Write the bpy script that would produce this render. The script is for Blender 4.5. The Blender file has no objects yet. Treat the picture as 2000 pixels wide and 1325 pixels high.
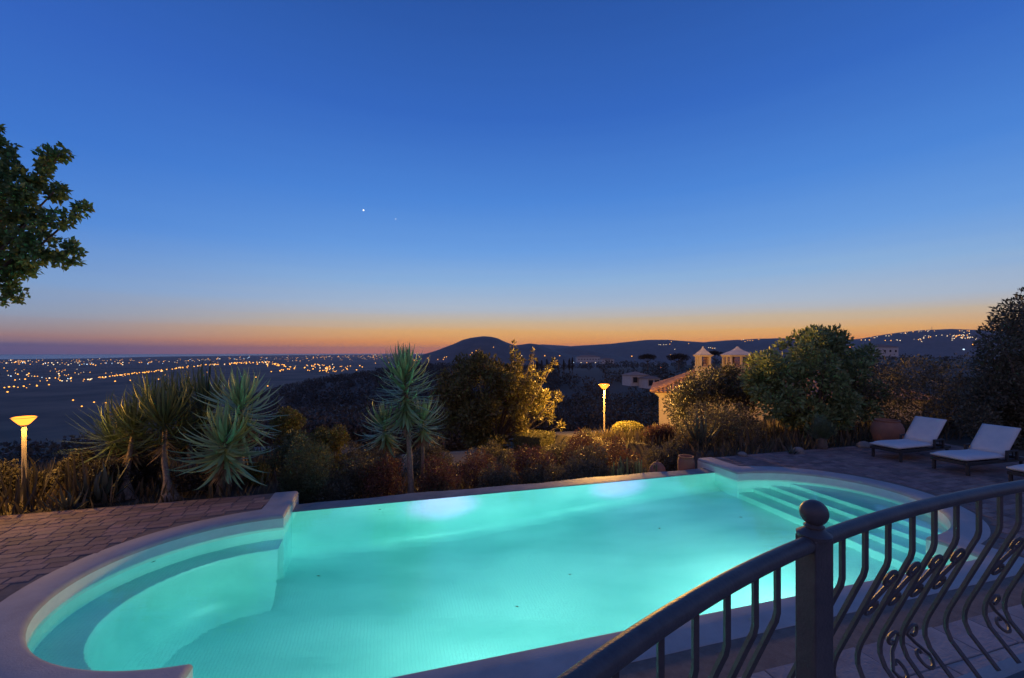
import bpy, bmesh, math, random
import numpy as np
from mathutils import Vector, Matrix, Quaternion
from mathutils.geometry import tessellate_polygon
from mathutils.bvhtree import BVHTree

random.seed(7)
RNG = np.random.default_rng(11)
SC = bpy.context.scene
COL = SC.collection
PI = math.pi

# ------------------------------------------------------------------ camera
F, U0, V0, CZ = 850.0, 1000.0, 688.0, 2.88      # focal length in photo pixels, horizon row, eye height over the deck
cam = bpy.data.cameras.new('camera')
cam.sensor_width = 36.0
cam.lens = F / 2000.0 * 36.0
cam.shift_y = (V0 - 662.5) / 2000.0
cam.clip_start, cam.clip_end = 0.05, 200000.0
camo = bpy.data.objects.new('camera', cam)
COL.objects.link(camo)
camo.location = (0, 0, CZ)
camo.rotation_euler = (PI / 2, 0, 0)
SC.camera = camo

# ------------------------------------------------------------------ sky
def lin(r, g, b):
    def f(c):
        c /= 255.0
        return c / 12.92 if c <= 0.04045 else ((c + 0.055) / 1.055) ** 2.4
    return (f(r), f(g), f(b), 1.0)

W = bpy.data.worlds.new('World')
SC.world = W
W.use_nodes = True
wn, wl = W.node_tree.nodes, W.node_tree.links
wn.clear()
SUN_AZ = math.radians(15)
def wmath(op, a, b=None, clamp=False):
    n = wn.new('ShaderNodeMath'); n.operation = op; n.use_clamp = clamp
    for i, x in enumerate((a, b)):
        if x is None: continue
        if isinstance(x, (int, float)): n.inputs[i].default_value = x
        else: wl.new(x, n.inputs[i])
    return n.outputs[0]
tc = wn.new('ShaderNodeTexCoord')
sp = wn.new('ShaderNodeSeparateXYZ'); wl.new(tc.outputs['Generated'], sp.inputs[0])
elev = wmath('MULTIPLY', wmath('ARCSINE', sp.outputs[2]), 180 / PI)          # degrees
hx = wmath('MULTIPLY', sp.outputs[0], math.sin(SUN_AZ))
hy = wmath('MULTIPLY', sp.outputs[1], math.cos(SUN_AZ))
hl = wmath('SQRT', wmath('ADD', wmath('MULTIPLY', sp.outputs[0], sp.outputs[0]), wmath('ADD', wmath('MULTIPLY', sp.outputs[1], sp.outputs[1]), 1e-6)))
cosd = wmath('DIVIDE', wmath('ADD', hx, hy), hl)
# thin bands of high cloud lying along the horizon
nz = wn.new('ShaderNodeTexNoise'); nz.inputs['Scale'].default_value = 1.0; nz.inputs['Detail'].default_value = 3
mp = wn.new('ShaderNodeMapping'); mp.inputs['Scale'].default_value = (2.2, 2.2, 75)
wl.new(tc.outputs['Generated'], mp.inputs[0]); wl.new(mp.outputs[0], nz.inputs['Vector'])
elev = wmath('ADD', elev, wmath('MULTIPLY', wmath('SUBTRACT', nz.outputs[0], 0.5), 1.1))
fac = wmath('POWER', wmath('DIVIDE', wmath('MAXIMUM', elev, 0.0), 90.0, True), 0.5)
def ramp(stops):
    n = wn.new('ShaderNodeValToRGB'); cr = n.color_ramp
    while len(cr.elements) < len(stops): cr.elements.new(0.5)
    for e, (d, c) in zip(cr.elements, stops):
        e.position = (max(d, 0) / 90.0) ** 0.5; e.color = lin(*c)
    wl.new(fac, n.inputs[0]); return n.outputs[0]
sunset = ramp([(0, (255, 142, 40)), (1.2, (252, 160, 62)), (2.5, (236, 180, 108)), (3.9, (208, 187, 158)), (5.8, (176, 190, 208)), (9, (144, 181, 222)),
               (13, (108, 160, 226)), (19, (78, 136, 217)), (28, (54, 106, 194)), (39, (42, 86, 166)), (60, (38, 78, 152)), (90, (34, 70, 140))])
aside = ramp([(0, (96, 92, 134)), (0.6, (116, 102, 134)), (1.4, (168, 132, 128)), (2.4, (158, 148, 156)), (3.7, (146, 162, 188)), (6.5, (126, 162, 210)),
              (12, (82, 138, 217)), (19, (62, 118, 206)), (28, (52, 100, 190)), (39, (42, 86, 166)), (60, (38, 78, 152)), (90, (34, 70, 140))])
away = ramp([(0, (128, 112, 138)), (3, (158, 130, 150)), (7, (188, 150, 164)), (13, (176, 150, 178)), (22, (136, 138, 190)), (39, (82, 110, 178)), (60, (52, 90, 162)), (90, (40, 78, 150))])
def wmix(f, a, b):
    n = wn.new('ShaderNodeMix'); n.data_type = 'RGBA'
    wl.new(f, n.inputs[0]); wl.new(a, n.inputs[6]); wl.new(b, n.inputs[7]); return n.outputs[2]
f1 = wn.new('ShaderNodeMapRange'); f1.interpolation_type = 'SMOOTHSTEP'
f1.inputs[1].default_value = 0.36; f1.inputs[2].default_value = 0.97; wl.new(cosd, f1.inputs[0])
f2 = wn.new('ShaderNodeMapRange'); f2.interpolation_type = 'SMOOTHSTEP'
f2.inputs[1].default_value = 0.3; f2.inputs[2].default_value = -0.9; wl.new(cosd, f2.inputs[0])
skyc = wmix(f2.outputs[0], wmix(f1.outputs[0], aside, sunset), away)
bg = wn.new('ShaderNodeBackground'); wl.new(skyc, bg.inputs[0]); bg.inputs[1].default_value = 1.0
wo = wn.new('ShaderNodeOutputWorld'); wl.new(bg.outputs[0], wo.inputs[0])

vs = SC.view_settings
SC.display_settings.display_device = 'sRGB'
vs.view_transform = 'Standard'; vs.look = 'None'; vs.gamma = 1.0; vs.exposure = 0.0; vs.use_curve_mapping = False
cy = SC.cycles
SC.render.engine = 'CYCLES'
cy.use_denoising = True
cy.max_bounces = 10; cy.diffuse_bounces = 4; cy.glossy_bounces = 3; cy.transmission_bounces = 8; cy.transparent_max_bounces = 6; cy.volume_bounces = 0
cy.sample_clamp_indirect = 6.0
cy.blur_glossy = 0.5

# ------------------------------------------------------------------ helpers
def at(u, v, Y):
    return Vector(((u - U0) / F * Y, Y, CZ - (v - V0) / F * Y))
TH = math.radians(16.3)
E1 = Vector((math.cos(TH), math.sin(TH), 0)); E2 = Vector((-math.sin(TH), math.cos(TH), 0))
def P(s, n, z=0.0):
    return Vector((s * E1.x + n * E2.x, s * E1.y + n * E2.y, z))
def SN(x, y):
    return (x * E1.x + y * E1.y, x * E2.x + y * E2.y)

def tag(o, label=None, cat=None, group=None, kind=None):
    if label: o['label'] = label
    if cat: o['category'] = cat
    if group: o['group'] = group
    if kind: o['kind'] = kind
    return o
def empty(name, loc, label, cat, group=None, rz=0.0):
    o = bpy.data.objects.new(name, None); COL.objects.link(o)
    o.location = loc; o.rotation_euler = (0, 0, rz); o.empty_display_size = 0.2
    return tag(o, label, cat, group)

class MB:
    def __init__(s): s.v = []; s.f = []
    def add(s, vs, fs):
        k = len(s.v); s.v += [tuple(p) for p in vs]; s.f += [tuple(i + k for i in f) for f in fs]; return s
    def box(s, c, size, rz=0.0, M=None, taper=1.0):
        x, y, z = size[0] / 2, size[1] / 2, size[2] / 2
        R = Matrix.Rotation(rz, 3, 'Z')
        pts = [Vector((a * x * (taper if cc > 0 else 1), b * y * (taper if cc > 0 else 1), cc * z)) for cc in (-1, 1) for a, b in ((-1, -1), (1, -1), (1, 1), (-1, 1))]
        pts = [R @ p + Vector(c) for p in pts]
        if M: pts = [M @ p for p in pts]
        return s.add(pts, [(3, 2, 1, 0), (4, 5, 6, 7), (0, 1, 5, 4), (1, 2, 6, 5), (2, 3, 7, 6), (3, 0, 4, 7)])
    def tube(s, pts, r, seg=8, cap=True, square=False):
        pts = [Vector(p) for p in pts]; n = len(pts)
        rs = r if isinstance(r, (list, tuple)) else [r] * n
        up = None; rings = []
        for i, p in enumerate(pts):
            d = (pts[min(i + 1, n - 1)] - pts[max(i - 1, 0)]).normalized()
            if up is None:
                up = Vector((0, 0, 1)) if abs(d.z) < 0.9 else Vector((0, 1, 0))
            a = d.cross(up).normalized(); up = a.cross(d).normalized(); b = up
            ring = []
            for k in range(seg):
                t = 2 * PI * (k + 0.5) / seg
                ring.append(p + (a * math.cos(t) + b * math.sin(t)) * rs[i] * (1.3 if square else 1))
            rings.append(ring)
        vs = [q for ring in rings for q in ring]; fs = []
        for i in range(n - 1):
            for k in range(seg):
                k2 = (k + 1) % seg
                fs.append((i * seg + k, i * seg + k2, (i + 1) * seg + k2, (i + 1) * seg + k))
        if cap:
            fs.append(tuple(range(seg))[::-1]); fs.append(tuple((n - 1) * seg + k for k in range(seg)))
        return s.add(vs, fs)
    def lathe(s, prof, seg=24, c=(0, 0, 0), wob=None):
        vs = []; fs = []; n = len(prof)
        for i, (r, z) in enumerate(prof):
            for k in range(seg):
                t = 2 * PI * k / seg
                rr = r * (wob(t, z) if wob else 1)
                vs.append((c[0] + rr * math.cos(t), c[1] + rr * math.sin(t), c[2] + z))
        for i in range(n - 1):
            for k in range(seg):
                k2 = (k + 1) % seg
                fs.append((i * seg + k, i * seg + k2, (i + 1) * seg + k2, (i + 1) * seg + k))
        fs.append(tuple(range(seg))[::-1]); fs.append(tuple((n - 1) * seg + k for k in range(seg)))
        return s.add(vs, fs)
    def mesh(s, name):
        m = bpy.data.meshes.new(name); m.from_pydata(s.v, [], s.f); m.update()
        return m
    def build(s, name, mat, parent=None, smooth=False, bevel=0.0, loc=None):
        m = s.mesh(name)
        return obj(name, m, mat, parent, smooth, bevel, loc)
def obj(name, m, mat, parent=None, smooth=False, bevel=0.0, loc=None):
    if mat: m.materials.append(mat)
    if bevel:
        bm = bmesh.new(); bm.from_mesh(m)
        bmesh.ops.remove_doubles(bm, verts=bm.verts, dist=1e-6)
        es = [e for e in bm.edges if e.is_manifold and e.calc_face_angle(0) > 0.5]
        bmesh.ops.bevel(bm, geom=es, offset=bevel, segments=2, profile=0.5, affect='EDGES', clamp_overlap=True)
        bm.to_mesh(m); bm.free()
    if smooth:
        m.polygons.foreach_set('use_smooth', [True] * len(m.polygons))
        if smooth == 'auto':
            try: m.set_sharp_from_angle(angle=math.radians(40))
            except Exception: pass
    o = bpy.data.objects.new(name, m); COL.objects.link(o)
    if parent: o.parent = parent
    if loc is not None: o.location = loc
    return o
def np_mesh(name, V, T):
    V = np.asarray(V, np.float32); T = np.asarray(T, np.int32)
    m = bpy.data.meshes.new(name)
    m.vertices.add(len(V)); m.vertices.foreach_set('co', V.ravel())
    k = T.shape[1]
    m.loops.add(T.size); m.loops.foreach_set('vertex_index', T.ravel())
    m.polygons.add(len(T)); m.polygons.foreach_set('loop_start', np.arange(0, T.size, k, dtype=np.int32))
    m.polygons.foreach_set('loop_total', np.full(len(T), k, np.int32))
    m.update(calc_edges=True); m.validate()
    return m

# ------------------------------------------------------------------ materials
MATS = {}
def mat(name, color, rough=0.8, var=0.0, island=0.0, nscale=4.0, color2=None, bump=0.0, bscale=30.0, metal=0.0, spec=0.5, transl=0.0, emit=None, estr=0.0, coord='Object', hue=0.0):
    m = bpy.data.materials.new(name); m.use_nodes = True
    nt = m.node_tree; N, L = nt.nodes, nt.links
    b = N['Principled BSDF']
    b.inputs['Roughness'].default_value = rough; b.inputs['Metallic'].default_value = metal
    b.inputs['Specular IOR Level'].default_value = spec
    t = N.new('ShaderNodeTexCoord')
    src = t.outputs[coord]
    if coord == 'World':
        pass
    col = N.new('ShaderNodeRGB'); col.outputs[0].default_value = (*color, 1); c = col.outputs[0]
    if color2 is not None:
        n = N.new('ShaderNodeTexNoise'); n.inputs['Scale'].default_value = nscale; n.inputs['Detail'].default_value = 6; n.inputs['Roughness'].default_value = 0.65
        L.new(src, n.inputs['Vector'])
        r = N.new('ShaderNodeMapRange'); r.inputs[1].default_value = 0.35; r.inputs[2].default_value = 0.68; L.new(n.outputs[0], r.inputs[0])
        mx = N.new('ShaderNodeMix'); mx.data_type = 'RGBA'; L.new(r.outputs[0], mx.inputs[0]); L.new(c, mx.inputs[6]); mx.inputs[7].default_value = (*color2, 1); c = mx.outputs[2]
    if island or var:
        g = N.new('ShaderNodeNewGeometry'); oi = N.new('ShaderNodeObjectInfo')
        a = N.new('ShaderNodeMath'); a.operation = 'ADD'; L.new(g.outputs['Random Per Island'], a.inputs[0]); L.new(oi.outputs['Random'], a.inputs[1])
        fr = N.new('ShaderNodeMath'); fr.operation = 'FRACT'; L.new(a.outputs[0], fr.inputs[0])
        k = island or var
        r = N.new('ShaderNodeMapRange'); r.inputs[3].default_value = 1 - k; r.inputs[4].default_value = 1 + k; L.new(fr.outputs[0], r.inputs[0])
        h = N.new('ShaderNodeHueSaturation'); L.new(c, h.inputs['Color']); L.new(r.outputs[0], h.inputs['Value'])
        if hue:
            f3 = N.new('ShaderNodeMath'); f3.operation = 'MULTIPLY'; f3.inputs[1].default_value = 7.31; L.new(a.outputs[0], f3.inputs[0])
            f4 = N.new('ShaderNodeMath'); f4.operation = 'FRACT'; L.new(f3.outputs[0], f4.inputs[0])
            r2 = N.new('ShaderNodeMapRange'); r2.inputs[3].default_value = 0.5 - hue; r2.inputs[4].default_value = 0.5 + hue; L.new(f4.outputs[0], r2.inputs[0])
            L.new(r2.outputs[0], h.inputs['Hue'])
        c = h.outputs[0]
    L.new(c, b.inputs['Base Color'])
    if bump:
        n = N.new('ShaderNodeTexNoise'); n.inputs['Scale'].default_value = bscale; n.inputs['Detail'].default_value = 5; L.new(src, n.inputs['Vector'])
        bp = N.new('ShaderNodeBump'); bp.inputs['Strength'].default_value = bump; bp.inputs['Distance'].default_value = 0.02; L.new(n.outputs[0], bp.inputs['Height'])
        L.new(bp.outputs[0], b.inputs['Normal'])
    if transl:
        tr = N.new('ShaderNodeBsdfTranslucent'); L.new(c, tr.inputs[0])
        ms = N.new('ShaderNodeMixShader'); ms.inputs[0].default_value = transl
        L.new(b.outputs[0], ms.inputs[1]); L.new(tr.outputs[0], ms.inputs[2]); L.new(ms.outputs[0], N['Material Output'].inputs[0])
    if emit:
        b.inputs['Emission Color'].default_value = (*emit, 1); b.inputs['Emission Strength'].default_value = estr
    return m

M_coping = mat('coping_stone', (0.42, 0.385, 0.35), 0.75, color2=(0.34, 0.31, 0.285), nscale=2.5, bump=0.25, bscale=60)
M_paver = mat('paver_stone', (0.26, 0.17, 0.14), 0.85, island=0.3, color2=(0.17, 0.11, 0.095), nscale=7, bump=0.5, bscale=45, hue=0.012)
M_slab = mat('slab_stone', (0.36, 0.29, 0.26), 0.8, island=0.12, color2=(0.25, 0.19, 0.17), nscale=3, bump=0.4, bscale=30, hue=0.01)
M_joint = mat('joint_sand', (0.20, 0.15, 0.12), 0.95, color2=(0.14, 0.10, 0.08), nscale=9, bump=0.4, bscale=80)
M_iron = mat('black_iron', (0.05, 0.046, 0.05), 0.5, color2=(0.085, 0.074, 0.072), nscale=9, bump=0.12, bscale=90)
M_plaster = mat('pale_plaster', (0.55, 0.50, 0.44), 0.9, color2=(0.46, 0.41, 0.36), nscale=1.6, bump=0.15, bscale=30)
M_white = mat('white_plaster', (0.38, 0.31, 0.26), 0.9, color2=(0.31, 0.26, 0.21), nscale=2, bump=0.1)
M_tile = mat('roof_tile_clay', (0.36, 0.19, 0.12), 0.85, island=0.25, color2=(0.27, 0.16, 0.11), nscale=3, bump=0.3)
M_terra = mat('terracotta', (0.32, 0.14, 0.08), 0.85, color2=(0.24, 0.11, 0.07), nscale=5, bump=0.2, bscale=25)
M_cush = mat('cushion_cloth', (0.62, 0.60, 0.56), 0.95, color2=(0.55, 0.54, 0.52), nscale=6, bump=0.2, bscale=150)
M_wick = mat('dark_frame', (0.03, 0.026, 0.024), 0.6, bump=0.3, bscale=120)
M_pole = mat('lamp_post_paint', (0.28, 0.24, 0.2), 0.6, color2=(0.2, 0.17, 0.14), nscale=9)
M_bark = mat('bark', (0.15, 0.115, 0.085), 0.95, color2=(0.08, 0.06, 0.045), nscale=14, bump=0.8, bscale=30)
M_ytrunk = mat('yucca_trunk', (0.24, 0.19, 0.14), 0.95, color2=(0.13, 0.10, 0.08), nscale=16, bump=0.8, bscale=35)
M_soil = mat('soil', (0.10, 0.075, 0.055), 0.95, color2=(0.06, 0.05, 0.035), nscale=1.5, bump=0.6, bscale=8)
M_rock = mat('rock', (0.26, 0.22, 0.18), 0.9, color2=(0.17, 0.15, 0.13), nscale=5, bump=0.7, bscale=14)
M_hill = mat('hill_scrub', (0.10, 0.085, 0.07), 0.95, color2=(0.15, 0.12, 0.10), nscale=0.012)
def leafmat(name, c, k=0.4, hue=0.03, rough=0.5, tr=0.25): return mat(name, c, rough, island=k, hue=hue, transl=tr, spec=0.35)
L_dark = leafmat('leaf_dark', (0.125, 0.115, 0.07))
L_carob = leafmat('leaf_carob', (0.16, 0.24, 0.08), 0.45, tr=0.4)
L_green = leafmat('leaf_green', (0.13, 0.145, 0.06), 0.45)
L_loquat = leafmat('leaf_broad', (0.15, 0.13, 0.04), 0.5)
L_olive = leafmat('leaf_olive', (0.19, 0.235, 0.09), 0.45)
L_olive2 = leafmat('leaf_olive_dull', (0.09, 0.09, 0.05), 0.45, tr=0.1)
L_red = leafmat('leaf_red', (0.15, 0.075, 0.045), 0.5, 0.03)
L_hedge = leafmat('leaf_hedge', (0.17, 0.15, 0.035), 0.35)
L_conif = leafmat('leaf_conifer', (0.11, 0.145, 0.07), 0.35)
L_yucca = leafmat('leaf_yucca', (0.24, 0.36, 0.17), 0.35, 0.02, 0.45, 0.15)
L_dead = leafmat('leaf_dead', (0.22, 0.16, 0.09), 0.35, 0.02, 0.9, 0.1)
L_strap_shaded = leafmat('leaf_strap_shaded', (0.055, 0.05, 0.04), 0.4)  # leaf tone darkened to stand for the shade around the left lamp
L_fount = leafmat('leaf_fountain', (0.075, 0.115, 0.055), 0.4)
L_agave = leafmat('leaf_agave', (0.075, 0.09, 0.065), 0.3, 0.02, 0.5, 0.05)
L_far = leafmat('leaf_far', (0.075, 0.06, 0.045), 0.35)

def glow(name, color, s, sample=True):
    m = bpy.data.materials.new(name); m.use_nodes = True
    N, L = m.node_tree.nodes, m.node_tree.links; N.clear()
    e = N.new('ShaderNodeEmission'); e.inputs[0].default_value = (*color, 1); e.inputs[1].default_value = s
    o = N.new('ShaderNodeOutputMaterial'); L.new(e.outputs[0], o.inputs[0])
    if not sample: m.cycles.emission_sampling = 'NONE'
    return m
M_lampglass = glow('lamp_glass_lit', (1.0, 0.25, 0.025), 3.4)
G_amber = glow('far_light_amber', (1.0, 0.40, 0.06), 3.0, False)
G_white = glow('far_light_white', (1.0, 0.74, 0.45), 2.2, False)
G_blue = glow('far_light_blue', (0.55, 0.75, 1.0), 2.2, False)
G_red = glow('far_light_red', (1.0, 0.22, 0.06), 3.0, False)
G_star = glow('star_light', (1.0, 0.97, 0.9), 2.2, False)

# pool mosaic
def mosaic():
    m = mat('pool_mosaic', (0.50, 0.80, 0.76), 0.35)
    N, L = m.node_tree.nodes, m.node_tree.links; b = N['Principled BSDF']
    t = N.new('ShaderNodeTexCoord'); mp = N.new('ShaderNodeMapping'); mp.inputs['Rotation'].default_value = (0, 0, -TH)
    L.new(t.outputs['Object'], mp.inputs[0])
    sx = N.new('ShaderNodeSeparateXYZ'); L.new(mp.outputs[0], sx.inputs[0])
    outs = []
    for i in range(3):
        a = N.new('ShaderNodeMath'); a.operation = 'MULTIPLY'; a.inputs[1].default_value = 1 / 0.05; L.new(sx.outputs[i], a.inputs[0])
        f = N.new('ShaderNodeMath'); f.operation = 'FRACT'; L.new(a.outputs[0], f.inputs[0])
        g = N.new('ShaderNodeMath'); g.operation = 'LESS_THAN'; g.inputs[1].default_value = 0.07; L.new(f.outputs[0], g.inputs[0]); outs.append(g.outputs[0])
    geo = N.new('ShaderNodeNewGeometry'); vt = N.new('ShaderNodeVectorMath'); vt.operation = 'ABSOLUTE'; L.new(geo.outputs['Normal'], vt.inputs[0])
    sn = N.new('ShaderNodeSeparateXYZ'); L.new(vt.outputs[0], sn.inputs[0])
    lt = N.new('ShaderNodeMath'); lt.operation = 'LESS_THAN'; lt.inputs[1].default_value = 0.7; L.new(sn.outputs[2], lt.inputs[0])
    zz = N.new('ShaderNodeMath'); zz.operation = 'MULTIPLY'; L.new(outs[2], zz.inputs[0]); L.new(lt.outputs[0], zz.inputs[1])
    gt = N.new('ShaderNodeMath'); gt.operation = 'SUBTRACT'; gt.inputs[0].default_value = 1.0; L.new(lt.outputs[0], gt.inputs[1])
    xx = N.new('ShaderNodeMath'); xx.operation = 'MAXIMUM'; L.new(outs[0], xx.inputs[0]); L.new(outs[1], xx.inputs[1])
    xf = N.new('ShaderNodeMath'); xf.operation = 'MULTIPLY'; L.new(xx.outputs[0], xf.inputs[0]); L.new(gt.outputs[0], xf.inputs[1])
    mxm = N.new('ShaderNodeMath'); mxm.operation = 'MAXIMUM'; L.new(zz.outputs[0], mxm.inputs[0]); L.new(xf.outputs[0], mxm.inputs[1])
    nz = N.new('ShaderNodeTexNoise'); nz.inputs['Scale'].default_value = 0.8; nz.inputs['Detail'].default_value = 5; mp2 = N.new('ShaderNodeMapping'); mp2.inputs['Rotation'].default_value = (0, 0, -0.9); mp2.inputs['Scale'].default_value = (0.6, 1.7, 1); L.new(t.outputs['Object'], mp2.inputs[0]); L.new(mp2.outputs[0], nz.inputs['Vector'])  # tile mottling strengthened into painted light and dark streaks of rippling water light
    c1 = N.new('ShaderNodeMix'); c1.data_type = 'RGBA'; nb = N.new('ShaderNodeTexNoise'); nb.inputs['Scale'].default_value = 0.42; nb.inputs['Detail'].default_value = 2; L.new(t.outputs['Object'], nb.inputs['Vector'])
    ad = N.new('ShaderNodeMath'); ad.operation = 'ADD'; L.new(nz.outputs[0], ad.inputs[0]); L.new(nb.outputs[0], ad.inputs[1])
    mr = N.new('ShaderNodeMapRange'); mr.inputs[1].default_value = 0.72; mr.inputs[2].default_value = 1.26; L.new(ad.outputs[0], mr.inputs[0]); L.new(mr.outputs[0], c1.inputs[0]); c1.inputs[6].default_value = (0.30, 0.62, 0.58, 1); c1.inputs[7].default_value = (0.62, 0.90, 0.84, 1)
    c2 = N.new('ShaderNodeMix'); c2.data_type = 'RGBA'; L.new(mxm.outputs[0], c2.inputs[0]); L.new(c1.outputs[2], c2.inputs[6]); c2.inputs[7].default_value = (0.34, 0.62, 0.60, 1)
    L.new(c2.outputs[2], b.inputs['Base Color'])
    return m
M_mosaic = mosaic()
def watermat():
    m = bpy.data.materials.new('pool_water'); m.use_nodes = True
    N, L = m.node_tree.nodes, m.node_tree.links; N.clear()
    g = N.new('ShaderNodeBsdfGlass'); g.inputs['IOR'].default_value = 1.33; g.inputs['Roughness'].default_value = 0.03
    t = N.new('ShaderNodeTexCoord'); mp = N.new('ShaderNodeMapping'); mp.inputs['Rotation'].default_value = (0, 0, -0.1); mp.inputs['Scale'].default_value = (0.8, 3.4, 1)
    L.new(t.outputs['Object'], mp.inputs[0])
    n = N.new('ShaderNodeTexNoise'); n.inputs['Scale'].default_value = 1.6; n.inputs['Detail'].default_value = 4; n.inputs['Roughness'].default_value = 0.55; L.new(mp.outputs[0], n.inputs['Vector'])
    bp = N.new('ShaderNodeBump'); bp.inputs['Strength'].default_value = 0.5; bp.inputs['Distance'].default_value = 0.0125; L.new(n.outputs[0], bp.inputs['Height']); L.new(bp.outputs[0], g.inputs['Normal'])
    va = N.new('ShaderNodeVolumeAbsorption'); va.inputs[0].default_value = (0.0, 0.90, 0.88, 1); va.inputs[1].default_value = 0.14
    o = N.new('ShaderNodeOutputMaterial'); L.new(g.outputs[0], o.inputs[0]); L.new(va.outputs[0], o.inputs[1])
    return m
M_water = watermat()

# ------------------------------------------------------------------ pool outline (s along the pool, n across it)
SL, SR, NN, NF, NC, RA, RB = -1.72, 8.15, 4.03, 9.275, 6.63, 2.1, 1.9
WZ = -0.22
WEND = 9.92
def arc(sc, sign, k=40):
    # right end runs far -> near, left end near -> far
    out = []
    for i in range(k + 1):
        t = PI * i / k
        if sign > 0: out.append((sc + RA * math.sin(t), NC + RB * math.cos(t)))
        else: out.append((sc - RA * math.sin(t), NC - RB * math.cos(t)))
    return out
inner = [(SR, WEND)] + arc(SR, 1) + [(SR, NN), (SL, NN)] + arc(SL, -1) + [(SL, WEND)]
CW = 0.45
def offset(path, w):
    out = []
    n = len(path)
    for i, p in enumerate(path):
        a = Vector(path[max(i - 1, 0)]); b = Vector(p); c = Vector(path[min(i + 1, n - 1)])
        d1 = (b - a).normalized() if i > 0 else (c - b).normalized()
        d2 = (c - b).normalized() if i < n - 1 else d1
        n1 = Vector((-d1.y, d1.x)); n2 = Vector((-d2.y, d2.x))   # left-hand side of travel = away from the water
        m = (n1 + n2)
        if m.length < 1e-6: m = n1
        m.normalize(); k = w / max(0.5, m.dot(n1))
        q = b + m * k
        out.append([q.x, q.y])
    return out
outer = offset(inner, CW)
for i, q in enumerate(outer):
    s0 = inner[i][0]
    if s0 >= SR - 1e-6: q[0] = max(q[0], SR + CW)
    if s0 <= SL + 1e-6: q[0] = min(q[0], SL - CW)
outer[0] = [SR + CW, WEND]; outer[-1] = [SL - CW, WEND]
for i, p in enumerate(inner):
    if abs(p[0] - SR) < 1e-6 and abs(p[1] - NN) < 1e-6: outer[i] = [SR + CW, NN - CW]
    if abs(p[0] - SL) < 1e-6 and abs(p[1] - NN) < 1e-6: outer[i] = [SL - CW, NN - CW]

# ------------------------------------------------------------------ ground
def interp(x, xs, ys): return float(np.interp(x, xs, ys))
CREST_U = [-2000, 300, 480, 560, 640, 740, 850, 1000, 1100, 1300, 1500, 1900, 2600]
CREST_V = [860, 850, 800, 768, 752, 734, 722, 726, 720, 716, 708, 704, 700]
def ground_z(x, y):
    s, n = SN(x, y)
    r = math.hypot(x, y)
    if -8.4 < s < 16.4 and -30 < n < (10.25 if -2.6 < s < 9.0 else 9.2): return -3.6
    t = n - 9.9
    near = -0.12 - 0.14 * max(t - 1.5, 0) - 0.10 * max(-9 - s, 0)
    if -2.3 < s < 8.7: near = -1.05 - 0.14 * max(t, 0)
    if s > 14.5:
        w_ = min(1, (s - 14.5) / 3) * min(1, max(0, (16 - n) / 5)); near = near * (1 - w_) + max(near, -0.15 - 0.02 * max(t, 0)) * w_
    near = max(near, -6)
    if r < 25 and y > -10: return near
    a = math.atan2(x, max(y, 1e-3)) if y > 0 else (PI / 2 - 0.05) * (1 if x > 0 else -1)
    a = max(-1.25, min(1.25, a)); u = U0 + F * math.tan(a)
    vc = interp(u, CREST_U, CREST_V)
    zc = CZ - (vc - V0) / F * 350 * math.cos(a)
    zc = max(zc, -75)
    zv = min(-18, zc - 12)
    far = interp(r, [25, 80, 190, 350, 600, 1000, 1500, 2200], [near if r < 60 else -6, -12, zv, zc, zc - 12, -105, -140, -150]) if zc > -40 else \
          interp(r, [25, 80, 190, 350, 800, 1300, 2200], [-6, -14, -34, -62, -120, -148, -150])
    k = min(1, max(0, (r - 25) / 25))
    if y < 0: far = max(far, near - 10 if r < 200 else far)
    return near * (1 - k) + far * k
def build_ground():
    rs = list(np.arange(1.0, 26, 0.5)) + list(np.geomspace(26, 45000, 110))
    na = 360
    V = [(0, 0, -3.6)]; 
    for r in rs:
        for k in range(na):
            a = 2 * PI * k / na
            x, y = r * math.sin(a), r * math.cos(a)
            z = ground_z(x, y)
            if 60 < r < 2000: z += 1.3 * math.sin(x * 0.043 + 1) * math.cos(y * 0.037) * min(1, r / 300)
            V.append((x, y, z))
    Fs = [(0, 1 + (k + 1) % na, 1 + k) for k in range(na)]
    for i in range(len(rs) - 1):
        for k in range(na):
            a, b = 1 + i * na + k, 1 + i * na + (k + 1) % na
            Fs.append((a, b, b + na, a + na))
    m = bpy.data.meshes.new('ground'); m.from_pydata(V, [], Fs); m.update()
    return V, Fs, obj('ground', m, None, smooth=True)
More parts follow.
